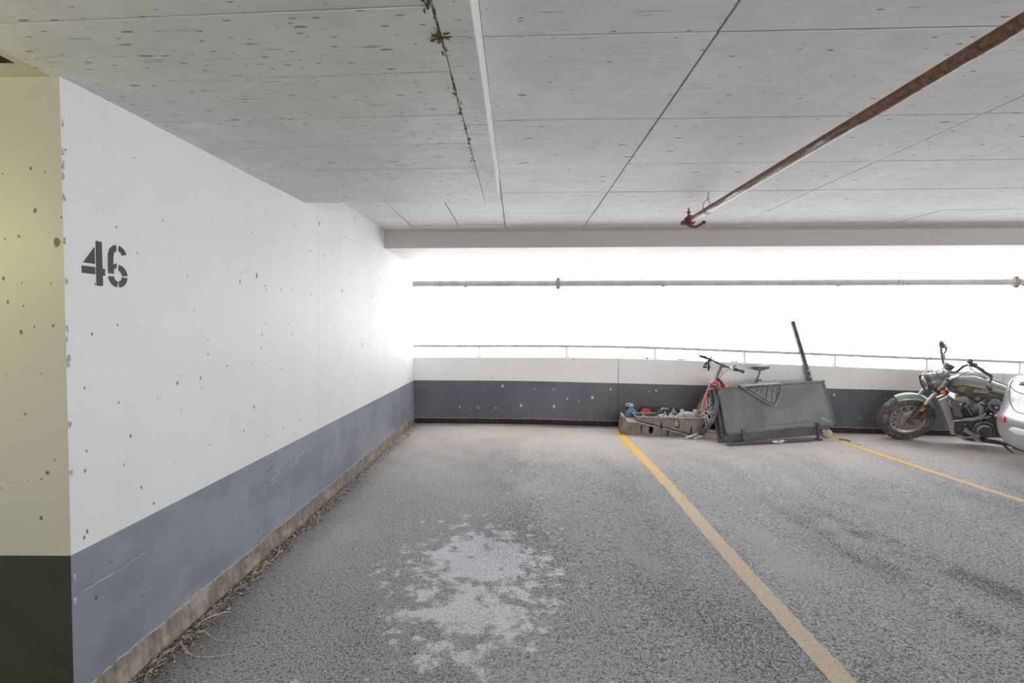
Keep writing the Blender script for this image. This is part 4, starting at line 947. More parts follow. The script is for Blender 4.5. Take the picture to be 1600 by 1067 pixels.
moto = thing('motorcycle', 'sage green cruiser motorcycle with spoked wheels leaning by the parapet', 'motorcycle', (mx, my, floor_z(mx) + .004), (R(12), R(.9), R(-24)))
WR = .315
def wheel_moto(parent, M, name='wheel', disc=-1):
    b = MB(); prof = []
    for k in range(14):
        a = 2 * PI * k / 14; ca, sa = math.cos(a), math.sin(a)
        prof.append((WR - .062 + .062 * math.copysign(abs(ca) ** .8, ca), .066 * math.copysign(abs(sa) ** .75, sa)))
    b.lathe(prof, (0, 0, 0), (0, 1, 0), 56, closed=True)
    for k in range(40):
        g = 2 * PI * k / 40
        for s in (-1, 0, 1):
            gg = g + (.08 if s == 0 else 0); r = WR - .0025 if s == 0 else WR - .0105
            Mk = Matrix.Rotation(-gg, 3, 'Y') @ Matrix.Rotation(R(-22 * s), 3, 'Z'); b.box((r * math.cos(gg), s * .040, r * math.sin(gg)), (.008, .030, .036), Mk)
    w = b.xf(M).build(name, M_RUBBER, parent)
    b = MB(); b.lathe([(.192, -.050), (.206, -.052), (.210, -.044), (.196, -.03), (.190, 0), (.196, .03), (.210, .044), (.206, .052), (.192, .050), (.182, .0)], (0, 0, 0), (0, 1, 0), 48, closed=True); b.xf(M).build('rim', M_CAST, w)
    b = MB(); b.lathe([(.012, -.075), (.045, -.07), (.050, -.05), (.03, -.04), (.03, .04), (.05, .05), (.045, .07), (.012, .075)], (0, 0, 0), (0, 1, 0), 20); b.xf(M).build('hub', M_CAST, w)
    b = MB()
    for k in range(40):
        g = 2 * PI * k / 40; s = -1 if k % 2 else 1; h = g + (.75 if k % 4 < 2 else -.75)
        b.cyl((.045 * math.cos(h), s * .05, .045 * math.sin(h)), (.192 * math.cos(g), s * .012, .192 * math.sin(g)), .0028, n=5)
    b.xf(M).build('spokes', M_SPOKE, w)
    b = MB(); b.lathe([(.085, disc * .066), (.150, disc * .066), (.150, disc * .072), (.085, disc * .072)], (0, 0, 0), (0, 1, 0), 40, closed=True)
    for k in range(6):
        g = 2 * PI * k / 6; b.cyl((.045 * math.cos(g), disc * .068, .045 * math.sin(g)), (.09 * math.cos(g + .2), disc * .069, .09 * math.sin(g + .2)), .007, n=6)
    b.xf(M).build('brake_disc', plain('brownish_disc_steel', (.36, .29, .26), .4, .6, vary=.2, scale=40), w)
    return w
fx = Vector((.485, 0, .875)).normalized(); FT = Vector((.375, 0, .90))
SM = Matrix.Translation(FT) @ Matrix.Rotation(R(13), 4, fx) @ Matrix.Translation(-FT)
ctr = Vector((0, 0, WR))
wheel_moto(moto, SM @ Matrix.Translation(ctr))
def fk(t, y, fwd=0): return ctr + fx * t + Vector((-.875, 0, .485)) * fwd + Vector((0, y, 0))
for s in (-1, 1):
    b = MB(); b.tube([fk(-.035, s * .105), fk(-.03, s * .105), fk(.02, s * .105), fk(.27, s * .105), fk(.285, s * .105)], [.018, .030, .030, .028, .031], 14); b.cyl(fk(0, s * .075), fk(0, s * .14), .02, n=12); lo = b.xf(SM).build('fork_slider', M_BLKENG, moto)
    b = MB(); b.cyl(fk(.275, s * .105), fk(.70, s * .105), .021, n=14); b.xf(SM).build('fork_tube', M_CAST, moto)
    b = MB(); b.cbox(fk(.22, s * .137, 0), (.04, .012, .062), .006, Matrix.Rotation(R(29), 3, 'Y')); b.xf(SM).build('reflector', M_AMBER, lo)
b = MB(); b.cbox(fk(.13, -.11, -.075), (.07, .06, .12), .012, Matrix.Rotation(R(29), 3, 'Y')); b.cbox(fk(.10, -.10, -.045), (.05, .03, .05), .006); b.xf(SM).build('brake_caliper', M_BLKENG, moto)
b = MB(); b.cbox(fk(.085, -.09, .075), (.11, .02, .055), .014, Matrix.Rotation(R(-28), 3, 'Y')); b.xf(SM).build('speed_sensor', M_CAST, moto)
b = MB(); rings = []
for k in range(19):
    g = R(34 + 84 * k / 18); r = WR + .022; wd = .088 * (1 - .25 * (k / 18) ** 4 - .15 * (1 - k / 18) ** 6); ring_ = []
    for q in range(9):
        a = PI * q / 8; ring_.append(Vector(((r + .022 * math.sin(a) - .035 * abs(math.cos(a)) ** 3) * math.cos(g), wd * math.cos(a), (r + .022 * math.sin(a) - .035 * abs(math.cos(a)) ** 3) * math.sin(g))) + ctr)
    for q in range(8, -1, -1):
        a = PI * q / 8; ring_.append(Vector(((r + .018 * math.sin(a) - .039 * abs(math.cos(a)) ** 3) * math.cos(g), (wd - .004) * math.cos(a), (r + .018 * math.sin(a) - .039 * abs(math.cos(a)) ** 3) * math.sin(g))) + ctr)
    rings.append(ring_)
b.loft(rings); b.xf(SM).build('front_fender', M_SAGE, moto)
for s in (-1, 1):
    b = MB(); b.tube([fk(.22, s * .10), fk(.24, s * .092, .04), fk(.26, s * .088, .10)], .010, 6); b.xf(SM).build('fender_stay', M_BLKENG, moto)
# headlight nacelle
hd = Vector((-.97, 0, -.24)).normalized(); hc = Vector((.235, 0, .845))
b = MB(); b.lathe([(.03, -.165), (.075, -.15), (.100, -.10), (.112, -.02), (.115, .06), (.112, .085), (.104, .09)], hc, hd, 28); nac = b.xf(SM).build('headlight_nacelle', M_SMOKE, moto)
b = MB(); b.lathe([(.118, .05), (.120, .085), (.112, .105), (.102, .105), (.104, .08)], hc, hd, 28, closed=True); b.xf(SM).build('headlight_ring', M_BLKENG, nac)
b = MB(); b.lathe([(.100, .085), (.085, .098), (.05, .108), (.001, .112)], hc, hd, 24, cap=False); b.xf(SM).build('headlight_lens', M_GLASSY, nac)
b = MB(); b.lathe([(.045, .104), (.05, .116), (.036, .118)], hc, hd, 16, closed=True); b.cbox(hc + hd * .11, (.012, .17, .012), .003); b.xf(SM).build('lamp_insert', M_BLKENG, nac)
for s in (-1, 1):
    b = MB(); p = fk(.53, s * .175, -.02) if s < 0 else fk(.60, s * .19, .06)
    b.ball(p, (.029, .029, .029), 14, 10); lampo = b.xf(SM).build('turn_signal', M_AMBER, moto)
    b = MB(); b.cyl(p + Vector((.03, 0, 0)), p + Vector((.055, 0, 0)), .032, .022, 14); b.tube([p + Vector((.045, 0, 0)), fk(.56, s * .11)], .010, 8); b.xf(SM).build('signal_stem', M_BLKENG, lampo)
b = MB()
for t in (.50, .68): b.prism([(x, y) for x, y in ((-.03, -.135), (.03, -.135), (.075, -.05), (.075, .05), (.03, .135), (-.03, .135))], fk(t, 0) - Vector((0, 0, .014)), (.875, 0, -.485), (0, 1, 0), fx * .032)
b.xf(SM).build('triple_tree', M_BLKENG, moto)
# handlebar with its controls
bars = spline([(.515, -.41, 1.165), (.455, -.335, 1.195), (.405, -.265, 1.17), (.39, -.14, 1.03), (.385, -.055, .995), (.385, .055, .995), (.39, .14, 1.03), (.405, .265, 1.17), (.455, .335, 1.195), (.515, .41, 1.165)], 6)
b = MB(); b.tube(bars, .0145, 12); hbar = b.xf(SM).build('handlebar', M_BLKENG, moto)
for s in (-1, 1):
    g0, g1 = Vector((.465, s * .345, 1.19)), Vector((.565, s * .465, 1.115)); d = (g1 - g0)
    b = MB(); b.tube([g0, g0 + d * .04, g0 + d * .1, g0 + d * .92, g1], [.020, .020, .0175, .0175, .020], 12); grip = b.xf(SM).build('grip', M_RUBBER, hbar)
    b = MB(); b.cbox(g0 - d * .16, (.075, .055, .05), .012, Matrix.Rotation(R(38 * s), 3, 'Z')); b.cbox(g0 - d * .30 + Vector((-.02, 0, .03)), (.05, .045, .05), .01); b.tube([g0 - d * .2, g0 - d * .22 + Vector((-.03, 0, .07))], .008, 6); b.xf(SM).build('switch_pod', M_BLKENG, hbar)
    b = MB(); b.tube(spline([g0 - d * .2 + Vector((-.035, 0, 0)), g0 + d * .1 + Vector((-.075, 0, -.005)), g0 + d * .6 + Vector((-.07, 0, -.01)), g1 + Vector((-.05, 0, -.01))], 4), .0075, 8); b.xf(SM).build('lever', M_ALU, hbar)
    b = MB(); c0 = g1 + d * .05; b.cyl(g1, c0 + d * .03, .016, n=10); b.tube([c0, c0 + Vector((.0, s * .0, -.045)), c0 + Vector((-.015, 0, -.08))], [.012, .011, .012], 8)
    b.ball(c0 + Vector((-.012, s * .02, -.125)), (.014, .055, .042), 14, 8); b.xf(SM).build('bar_end_mirror', M_BLKENG, hbar)
b = MB(); b.lathe([(.02, -.03), (.05, -.025), (.058, .0), (.058, .03), (.05, .036)], (.375, 0, 1.045), (.45, 0, .9), 20); gau = b.xf(SM).build('gauge', M_BLKENG, hbar)
b = MB(); b.cbox((.36, -.035, .965), (.05, .035, .07), .008); b.cbox((.36, .035, .965), (.05, .035, .07), .008); b.cbox((.36, 0, 1.0), (.055, .15, .035), .008); b.xf(SM).build('riser', M_CAST, moto)
for pts in ([(.44, -.30, 1.185), (.27, -.20, 1.12), (.22, -.08, 1.0), (.34, -.06, .80)], [(.44, .30, 1.185), (.28, .22, 1.10), (.24, .09, .98), (.34, .06, .80)], [(.44, -.32, 1.17), (.49, -.22, 1.08), (.47, -.10, .97), (.42, -.06, .86)]):
    b = MB(); b.tube(spline(pts, 6), .0045, 6); b.xf(SM).build('cable', M_BLKENG, moto)
# fuel tank
TK = [(.385, .800, .015, .02), (.40, .80, .075, .065), (.44, .80, .105, .10), (.52, .80, .135, .135), (.63, .795, .148, .158), (.76, .775, .140, .160), (.90, .745, .112, .135), (1.02, .715, .080, .10), (1.12, .69, .055, .07), (1.16, .68, .02, .03)]
def tk(x):
    for p, q in zip(TK, TK[1:]):
        if p[0] <= x <= q[0]: t = (x - p[0]) / (q[0] - p[0]); t = t * t * (3 - 2 * t) * .5 + t * .5; return [p[k] + (q[k] - p[k]) * t for k in range(1, 4)]
    return TK[-1][1:]
def sup(c, e): return math.copysign(abs(c) ** e, c)
rings = []
for i in range(29):
    x = .385 + .775 * i / 28; zc, hh, hw = tk(x)
    rings.append([Vector((x, hw * sup(math.cos(a), .82), zc + hh * sup(math.sin(a), .85) * (1 if math.sin(a) > 0 else .92))) for a in [2 * PI * k / 28 for k in range(28)]])
b = MB(); b.loft(rings); tank = b.build('fuel_tank', M_SAGE, moto)
def tside(x, z, d=.003):   # the tank's near side at (x, z)
    zc, hh, hw = tk(x); s = max(-.98, min(.98, (z - zc) / (hh * (1 if z > zc else .92)))); a = math.asin(math.copysign(abs(s) ** (1 / .85), s)); return Vector((x, -hw * sup(math.cos(a), .82) - d, z))
def surf_patch(xs, zt, zb, d, m=6):
    b = MB(); v = []
    for x in xs:
        for k in range(m + 1): v.append(tside(x, zb(x) + (zt(x) - zb(x)) * k / m, d))
    n = len(xs); b.add(v, [(i * (m + 1) + k, (i + 1) * (m + 1) + k, (i + 1) * (m + 1) + k + 1, i * (m + 1) + k + 1) for i in range(n - 1) for k in range(m)]); return b
dx0, dx1 = .425, 1.04
def dec(x): return max(0.0, min(1.0, (x - dx0) / (dx1 - dx0)))
def dtop(x): t = dec(x); return tk(x)[0] + .005 + .048 * math.sin(PI * min(.5, t * 2.6)) * (1 - .55 * t) - .035 * t
def dbot(x): t = dec(x); return tk(x)[0] - .012 - .095 * math.sin(PI * min(.5, t * 2.2)) * (1 - .62 * t)
xs = [dx0 + (dx1 - dx0) * k / 30 for k in range(31)]
surf_patch(xs, dtop, dbot, .0025).build('decal', M_BROWNDECAL, tank, fix=False)
b = MB(); lp = [tside(x, dtop(x), .003) for x in xs] + [tside(x, dbot(x), .003) for x in reversed(xs)]; b.tube(lp, .0028, 5, closed=True); b.build('decal_line', M_BLKENG, tank)
for k in range(7):   # gold pinstripes sweeping to the rear
    f0 = .06 + .075 * k; xa = .66 + .02 * k
    b = MB(); b.tube([tside(x, dbot(x) + (dtop(x) - dbot(x)) * f0, .0035) for x in [xa + (1.02 - xa) * q / 8 for q in range(9)]], .0022, 4); b.build('pinstripe', M_GOLD, tank)
b = MB()   # feathered head emblem, as the small gold print reads
ec = (.515, .775)
for k in range(9):
    a = R(60 + 17 * k); p = Vector((ec[0] + .012 * math.cos(a), 0, ec[1] + .012 * math.sin(a))); L = .052 - .0015 * k
    u = Vector((math.cos(a), 0, math.sin(a))); n = Vector((-u.z, 0, u.x)); q = [p, p + u * L * .5 + n * .007, p + u * L, p + u * L * .5 - n * .007]
    b.add([tside(w.x, w.z, .004) for w in q], [(0, 1, 2, 3)])
q = [(.02 * math.cos(2 * PI * k / 10) * .8 + ec[0] - .004, .024 * math.sin(2 * PI * k / 10) + ec[1] - .008) for k in range(10)]; b.add([tside(x, z, .0045) for x, z in q], [tuple(range(10))])
for k in range(4):
    x = ec[0] + .02 + .018 * k; b.add([tside(x, ec[1] - .01 - .012 * k, .004), tside(x + .03, ec[1] - .02 - .012 * k, .004), tside(x + .026, ec[1] - .032 - .012 * k, .004), tside(x, ec[1] - .022 - .012 * k, .004)], [(0, 1, 2, 3)])
b.build('emblem', M_GOLD, tank, smooth=False, fix=False)
tcv = bpy.data.curves.new('lettering', 'FONT'); tcv.body = 'Indian'; tcv.size = .070; tcv.shear = .45; tcv.space_character = .92
to = bpy.data.objects.new('lettering', tcv); C.objects.link(to); bpy.context.view_layer.update()
me = bpy.data.meshes.new_from_object(to.evaluated_get(bpy.context.evaluated_depsgraph_get())); bpy.data.objects.remove(to)
for v in me.vertices: v.co = tside(.605 + v.co.x * 1.0, .775 - .05 * v.co.x + v.co.y * .9, .0045)
me.materials.clear(); me.materials.append(M_SCRIPT); lo = bpy.data.objects.new('lettering', me); C.objects.link(lo); lo.parent = tank
b = MB(); b.tube([tside(.60 + .25 * t, .768 - .02 * t + .006 * math.sin(t * 5), .0045) for t in (0, .2, .4, .6, .8, 1)], .002, 4); b.build('underline', M_SCRIPT, tank)
b = MB(); b.lathe([(.04, 0), (.042, .008), (.03, .016), (.001, .018)], (.74, 0, .912), (.10, 0, 1), 18); b.build('filler_cap', M_BLKENG, tank)
b = MB(); b.tube([(.50 + .6 * t, 0, tk(.50 + .6 * t)[0] + tk(.50 + .6 * t)[1] + .003) for t in [k / 10 for k in range(11)]], .008, 6); b.build('tank_seam', M_SMOKE, tank)
# frame, radiator, engine
b = MB()
for s in (-1, 1):
    q = [(.345, s * .05, .70), (.45, s * .06, .66), (.60, s * .075, .20), (.56, s * .075, .12), (.47, s * .07, .16), (.31, s * .055, .60)]
    b.hexa([Vector(q[5]) + Vector((0, -.018, 0)), Vector(q[4]) + Vector((0, -.018, 0)), Vector(q[4]) + Vector((0, .018, 0)), Vector(q[5]) + Vector((0, .018, 0)), Vector((.395, s * .05 - .018, .66)), Vector((.545, s * .075 - .018, .15)), Vector((.545, s * .075 + .018, .15)), Vector((.395, s * .05 + .018, .66))])
b.build('down_tube', M_CAST, moto, smooth=False, bevel=.006)
b = MB(); b.hexa([(.40, -.155, .665), (.47, -.165, .64), (.47, .165, .64), (.40, .155, .665), (.40 + .12, -.135, .23), (.60, -.145, .20), (.60, .145, .20), (.52, .135, .23)]); rad = b.build('radiator', M_BROWNRAD, moto, smooth=False, bevel=.008)
b = MB(); b.hexa([(.395, -.172, .67), (.475, -.172, .645), (.475, -.158, .645), (.395, -.158, .67), (.455, -.165, .44), (.545, -.165, .42), (.545, -.15, .42), (.455, -.15, .44)]); b.build('radiator_guard', plain('brown_grey_shroud', (.19, .155, .14), .5, .1, vary=.2), rad, smooth=False, bevel=.006)
b = MB(); b.tube(spline([(.40, 0, .80), (.55, .0, .70), (.80, 0, .67), (1.05, 0, .62)], 4), .03, 10); b.tube([(.375, 0, .95), (.33, 0, .70)], .04, 12); b.build('backbone', M_BLKENG, moto)
crk = Vector((.675, 0, .30))
b = MB(); b.cbox(crk + Vector((.03, 0, -.015)), (.42, .26, .24), .04); b.cbox(crk + Vector((.22, 0, .03)), (.22, .24, .22), .04); b.build('crankcase', M_BLKENG, moto)
b = MB(); b.lathe([(.115, 0), (.115, .03), (.10, .045), (.066, .05), (.062, .062), (.05, .066), (.001, .066)], crk + Vector((.085, -.125, -.02)), (0, -1, 0), 28); cv = b.build('alternator_cover', plain('grey_black_cover', (.15, .145, .15), .4, .5, vary=.2), moto)
b = MB(); b.lathe([(.066, .048), (.070, .056), (.062, .062)], crk + Vector((.085, -.125, -.02)), (0, -1, 0), 24, closed=True); b.build('cover_ring', M_ALU, cv)
for k in range(8):
    a = 2 * PI * k / 8; b = MB(); b.cyl(crk + Vector((.085 + .105 * math.cos(a), -.15, -.02 + .105 * math.sin(a))), crk + Vector((.085 + .105 * math.cos(a), -.166, -.02 + .105 * math.sin(a))), .007, n=6); b.build('bolt', M_ALU, cv)
b = MB(); b.cbox(crk + Vector((-.02, -.13, .115)), (.34, .03, .035), .01, Matrix.Rotation(R(-13), 3, 'Y')); b.cbox(crk + Vector((.05, -.12, .19)), (.04, .04, .17), .01, Matrix.Rotation(R(-6), 3, 'Y')); b.tube(spline([crk + Vector(p) for p in ((-.22, -.13, .06), (-.12, -.14, .09), (.0, -.14, .11), (.09, -.14, .20))], 4), .016, 8); b.build('coolant_pipe', M_CAST, moto)
def cylinder(ang, name):
    u = Vector((math.sin(ang), 0, math.cos(ang))); v = Vector((u.z, 0, -u.x)); Mx = Matrix(((v.x, 0, u.x), (0, 1, 0), (v.z, 0, u.z)))
    b = MB(); b.cbox(crk + u * .20, (.15, .20, .20), .015, Mx)
    cy = b.build('cylinder', M_BLKENG, moto)
    for s in (-.045, .045):
        b = MB(); b.cbox(crk + u * .205 + v * s + Vector((0, -.104, 0)), (.010, .012, .15), .003, Mx); b.build('cooling_edge', M_CAST, cy)
    b = MB(); b.cbox(crk + u * .215 + Vector((0, -.100, 0)), (.075, .008, .13), .003, Mx); b.build('side_plate', plain('dark_cylinder_plate', (.085, .075, .075), .4, .3), cy)
    b = MB(); b.prism([(-.095, -.03), (-.07, -.045), (-.035, -.07), (.035, -.07), (.07, -.045), (.095, -.03), (.10, .05), (.075, .075), (-.075, .075), (-.10, .05)], crk + u * .345 + Vector((0, -.135, 0)), v, u, (0, .26, 0)); hd_ = b.build('cylinder_head', M_CAST, moto, smooth=False, bevel=.008)
    b = MB(); b.prism([(-.07, -.02), (-.045, -.038), (-.02, -.052), (.02, -.052), (.045, -.038), (.07, -.02), (.05, .0), (.02, .005), (.02, .025), (-.02, .025), (-.02, .005), (-.05, 0)], crk + u * .345 + Vector((0, -.143, 0)), v, u, (0, .01, 0)); b.build('head_inlay', plain('black_head_inlay', (.09, .075, .07), .4), hd_, smooth=False)
    b = MB(); b.lathe([(.018, 0), (.02, .004), (.001, .010)], crk + u * .335 + Vector((0, -.142, 0)), (0, -1, 0), 16); b.build('head_badge', M_CHROME, hd_)
    for s in (-1, 1):
        b = MB(); b.cyl(crk + u * .40 + v * (s * .08) + Vector((0, -.13, 0)), crk + u * .40 + v * (s * .08) + Vector((0, -.148, 0)), .009, n=6); b.build('bolt', M_CHROME, hd_)
cylinder(R(-30), 'front'); cylinder(R(33), 'rear')
b = MB(); b.prism([(-.085, .06), (.085, .06), (.05, -.02), (.0, -.06), (-.05, -.02)], crk + Vector((0, -.11, .36)), (1, 0, 0), (0, 0, 1), (0, .20, 0)); ab = b.build('airbox_cover', M_BLKENG, moto, smooth=False, bevel=.006)
b = MB(); b.lathe([(.022, 0), (.024, .006), (.016, .010), (.001, .010)], crk + Vector((0, -.11, .375)), (0, -1, 0), 16); b.build('round_badge', M_CAST, ab)
b = MB()
rn = random.Random(21)
for k in range(12):
    p = crk + Vector((rn.uniform(-.2, .3), -.12 - .02 * rn.random(), rn.uniform(.02, .30))); q = p + Vector((rn.uniform(-.09, .09), rn.uniform(-.02, .02), rn.uniform(-.10, .05))); b.tube([p, (p + q) / 2 + Vector((0, -.02, .02)), q], .008, 6)
b.build('hoses', M_BLKENG, moto)
b = MB()
for k in range(9):
    p = crk + Vector((rn.uniform(-.18, .28), -.135, rn.uniform(-.02, .30))); b.cyl(p, p + Vector((0, -.015, 0)), rn.uniform(.007, .013), n=8)
tag(b.build('fasteners', M_CHROME, moto), kind='stuff')
# lower rails, foot controls, exhaust, stand
for s in (-1, 1):
    b = MB(); b.tube(spline([(.53, s * .09, .22), (.57, s * .10, .145), (.66, s * .11, .12), (.90, s * .12, .12), (1.15, s * .12, .14), (1.30, s * .11, .25)], 5), .022, 10); b.build('lower_rail', M_CAST if s < 0 else M_BLKENG, moto)
b = MB(); b.prism([(.60, .145), (.70, .135), (.95, .115), (1.12, .10), (1.12, .135), (.95, .155), (.72, .17)], (0, -.20, 0), (1, 0, 0), (0, 0, 1), (0, .06, 0)); b.build('belly_guard', M_BLKENG, moto, smooth=False, bevel=.006)
b = MB(); b.cyl((.66, -.10, .205), (.66, -.28, .20), .012); b.cbox((.66, -.30, .20), (.045, .13, .026), .008); b.tube([(.66, -.15, .21), (.60, -.17, .27), (.57, -.22, .30)], .008, 8); b.cbox((.565, -.235, .305), (.025, .06, .022), .006); b.build('foot_peg', M_CAST, moto)
b = MB(); b.cbox((.62, -.16, .235), (.12, .03, .05), .01, Matrix.Rotation(R(35), 3, 'Y')); b.cbox((.70, -.17, .19), (.06, .035, .07), .012); b.build('shift_bracket', M_CAST, moto)
b = MB(); b.tube(spline([(.58, .10, .52), (.50, .15, .40), (.56, .18, .22), (.80, .20, .16), (1.2, .21, .18), (1.75, .22, .24)], 6), [.022] * 18 + [.04] * 13, 12); b.build('exhaust', M_BLKENG, moto)
b = MB(); b.tube([(.95, -.11, .125), (1.02, -.21, .060), (1.045, -.245, .034)], .012, 8); b.cbox((1.05, -.255, .038), (.075, .035, .012), .004, Matrix.Rotation(R(-14), 3, 'X')); b.build('side_stand', M_BLKENG, moto)
# seat, rear wheel and fender
rings = []
for x, w_, z, h in ((1.06, .05, .685, .03), (1.10, .10, .69, .04), (1.20, .13, .665, .04), (1.32, .15, .655, .04), (1.42, .14, .69, .05), (1.48, .10, .73, .05), (1.50, .05, .745, .03)):
    rings.append([Vector((x, w_ * sup(math.cos(a), .7), z + h * sup(math.sin(a), .8))) for a in [2 * PI * k / 18 for k in range(18)]])
b = MB(); b.loft(rings); b.build('seat', M_SEAT, moto)
wheel_moto(moto, Matrix.Translation((1.56, 0, WR)))
b = MB(); rings = []
for k in range(19):
    g = R(15 + 125 * k / 18); r = WR + .035; rr = []
    for q in range(9): a = PI * q / 8; rr.append(Vector(((r + .025 * math.sin(a) - .04 * abs(math.cos(a)) ** 3) * math.cos(g) + 1.56, .10 * math.cos(a), (r + .025 * math.sin(a) - .04 * abs(math.cos(a)) ** 3) * math.sin(g) + WR)))
    for q in range(8, -1, -1): a = PI * q / 8; rr.append(Vector(((r + .02 * math.sin(a) - .044 * abs(math.cos(a)) ** 3) * math.cos(g) + 1.56, .095 * math.cos(a), (r + .02 * math.sin(a) - .044 * abs(math.cos(a)) ** 3) * math.sin(g) + WR)))
    rings.append(rr)
b.loft(rings); b.build('rear_fender', M_SAGE, moto)
for s in (-1, 1):
    b = MB(); b.tube([(1.02, s * .13, .30), (1.30, s * .13, .31), (1.56, s * .12, .315)], .024, 10); b.build('swingarm', M_BLKENG, moto)
    b = MB(); b.cyl((1.12, s * .14, .60), (1.38, s * .14, .36), .030, n=14); b.build('shock', M_BLKENG, moto)
    b = MB(); b.tube([(1.05, s * .07, .63), (1.35, s * .10, .62), (1.62, s * .11, .66)], .018, 8); b.build('fender_strut', M_BLKENG, moto)
b = MB(); b.lathe([(.03, -.02), (.045, 0), (.04, .02)], (1.86, 0, .60), (1, 0, 0), 16); b.build('tail_lamp', M_RED, moto)
# ================================================================== silver car, its rear corner in the picture
M_SILVER = plain('silver_car_paint', (.50, .51, .53), .28, .5, vary=.02, scale=.7, bump=0, Coat_Weight=.7)
M_GLASS = plain('dark_car_glass', (.03, .033, .036), .06, vary=.1, bump=0)
M_REDREF = plain('red_reflector', (.75, .14, .14), .2, vary=.1, bump=0)
M_CLEAR = plain('white_lamp_lens', (.85, .86, .87), .12, vary=.05, bump=0)
cxx, cyy = 5.325, 4.98
car = thing('car', 'silver car with its rear bumper towards the motorcycle, at the right edge', 'car', (cxx, cyy, floor_z(6) - .0), (0, R(1.2), R(3)))
ROWS = [(.20, .16, 4.25, .78), (.26, .06, 4.40, .84), (.36, .015, 4.48, .870), (.46, .0, 4.50, .880), (.56, .008, 4.50, .882), (.61, .03, 4.48, .880), (.70, .055, 4.44, .878), (.80, .07, 4.30, .870), (.90, .085, 4.10, .855), (.96, .10, 3.90, .835), (1.00, .135, 3.70, .80), (1.02, .20, 3.50, .74)]
def row(z):
    for p, q in zip(ROWS, ROWS[1:]):
        if p[0] <= z <= q[0]: t = (z - p[0]) / (q[0] - p[0]); return [p[k] + (q[k] - p[k]) * t for k in (1, 2, 3)]
    return ROWS[-1][1:]
def carp(z, t, off=0.0, n=5.0):
    """point of the body outline at height Z; T is the plan angle, 180 deg = rear centre, 90 = far side"""
    xr, xf, w_ = row(z); c, s = math.cos(R(t)), math.sin(R(t)); k = (abs(c) ** n + abs(s) ** n) ** (-1 / n)
    # corner rounding kept at a fixed size: squash the superellipse lengthwise around each end
    hx = (xf - xr) / 2; X = k * c; Y = k * s
    y = Y * w_; a = min(1.0, abs(Y)); ex = .42 * (1 - (1 - a ** 3.2) ** (1 / 2.0)) if abs(c) > .5 or True else 0
    x = (xr + xf) / 2 + X * hx
    return Vector((x, y, z)) + Vector((c, s, 0)) * off
def outline(z, off=0.0):
    xr, xf, w_ = row(z); r = .34; pts = []
    def corner(cx, cy, rx, ry, a0, a1, m=8):
        for k in range(m + 1):
            a = R(a0 + (a1 - a0) * k / m); pts.append(Vector((cx + (rx + off) * math.cos(a), cy + (ry + off) * math.sin(a), z)))
    rx, ry = .26, .40
    corner(xf - .6, w_ - .4, .6, .4, 0, 90)
    for k in range(1, 6): pts.append(Vector((xf - .6 + (xr + rx - xf + .6) * k / 6, w_ + off + .012 * math.sin(PI * k / 6), z)))
    corner(xr + rx, w_ - ry, rx, ry, 90, 180)
    for k in range(1, 6): pts.append(Vector((xr - .02 * math.sin(PI * k / 6) - off, (w_ - ry) * (1 - 2 * k / 6), z)))
    corner(xr + rx, -(w_ - ry), rx, ry, 180, 270)
    for k in range(1, 6): pts.append(Vector((xr + rx + (xf - .6 - xr - rx) * k / 6, -w_ - off - .012 * math.sin(PI * k / 6), z)))
    corner(xf - .6, -(w_ - .4), .6, .4, 270, 360)
    return pts
NO = len(outline(.5))
I0 = 9 + 5  # first index of the far rear corner
b = MB(); zs = []
for p, q in zip(ROWS, ROWS[1:]): zs += [p[0], (p[0] + q[0]) / 2]
zs.append(ROWS[-1][0])
rings = [outline(z) for z in zs]
top = [Vector((p.x * .94 + .14, p.y * .88, 1.035)) for p in rings[-1]]; b.loft(rings + [top]); body = b.build('body', M_SILVER, car, angle=50)
b = MB(); ch = []
for z, xr, xf, w_ in ((1.0, .62, 3.55, .74), (1.05, .66, 3.45, .73), (1.20, .92, 3.05, .68), (1.34, 1.18, 2.65, .62), (1.41, 1.45, 2.35, .54), (1.44, 1.7, 2.1, .40)):
    r = .18; pts = []
    for sx_, sy2, a0 in ((1, 1, 0), (-1, 1, 90), (-1, -1, 180), (1, -1, 270)):
        for k in range(6):
            a = R(a0 + 90 * k / 5); pts.append(Vector(((xf - r if sx_ > 0 else xr + r) + r * math.cos(a), sy2 * (w_ - r) + r * math.sin(a), z)))
    ch.append(pts)
b.loft(ch); b.build('cabin_glass', M_GLASS, car, angle=50)
b = MB(); rr = []
for z, xr, xf, w_ in ((1.385, 1.30, 2.50, .60), (1.42, 1.36, 2.44, .585), (1.45, 1.55, 2.28, .52), (1.465, 1.75, 2.1, .38)):
    r = .16; pts = []
    for sx_, sy2, a0 in ((1, 1, 0), (-1, 1, 90), (-1, -1, 180), (1, -1, 270)):
        for k in range(6):
            a = R(a0 + 90 * k / 5); pts.append(Vector(((xf - r if sx_ > 0 else xr + r) + r * math.cos(a), sy2 * (w_ - r) + r * math.sin(a), z)))
    rr.append(pts)
b.loft(rr); b.build('roof', M_SILVER, car, angle=50)
for s in (-1, 1):
    b = MB(); b.tube([(.66, s * .69, 1.01), (.71, s * .68, 1.05), (.97, s * .632, 1.20), (1.23, s * .572, 1.34), (1.40, s * .53, 1.40)], .036, 8); b.tube([(3.46, s * .69, 1.01), (3.40, s * .68, 1.05), (3.0, s * .632, 1.20), (2.60, s * .572, 1.34), (2.40, s * .53, 1.40)], .03, 8); b.tube([(2.1, s * .742, 1.0), (2.07, s * .68, 1.20), (2.05, s * .60, 1.39)], .02, 8); b.build('roof_pillar', M_SILVER, car)
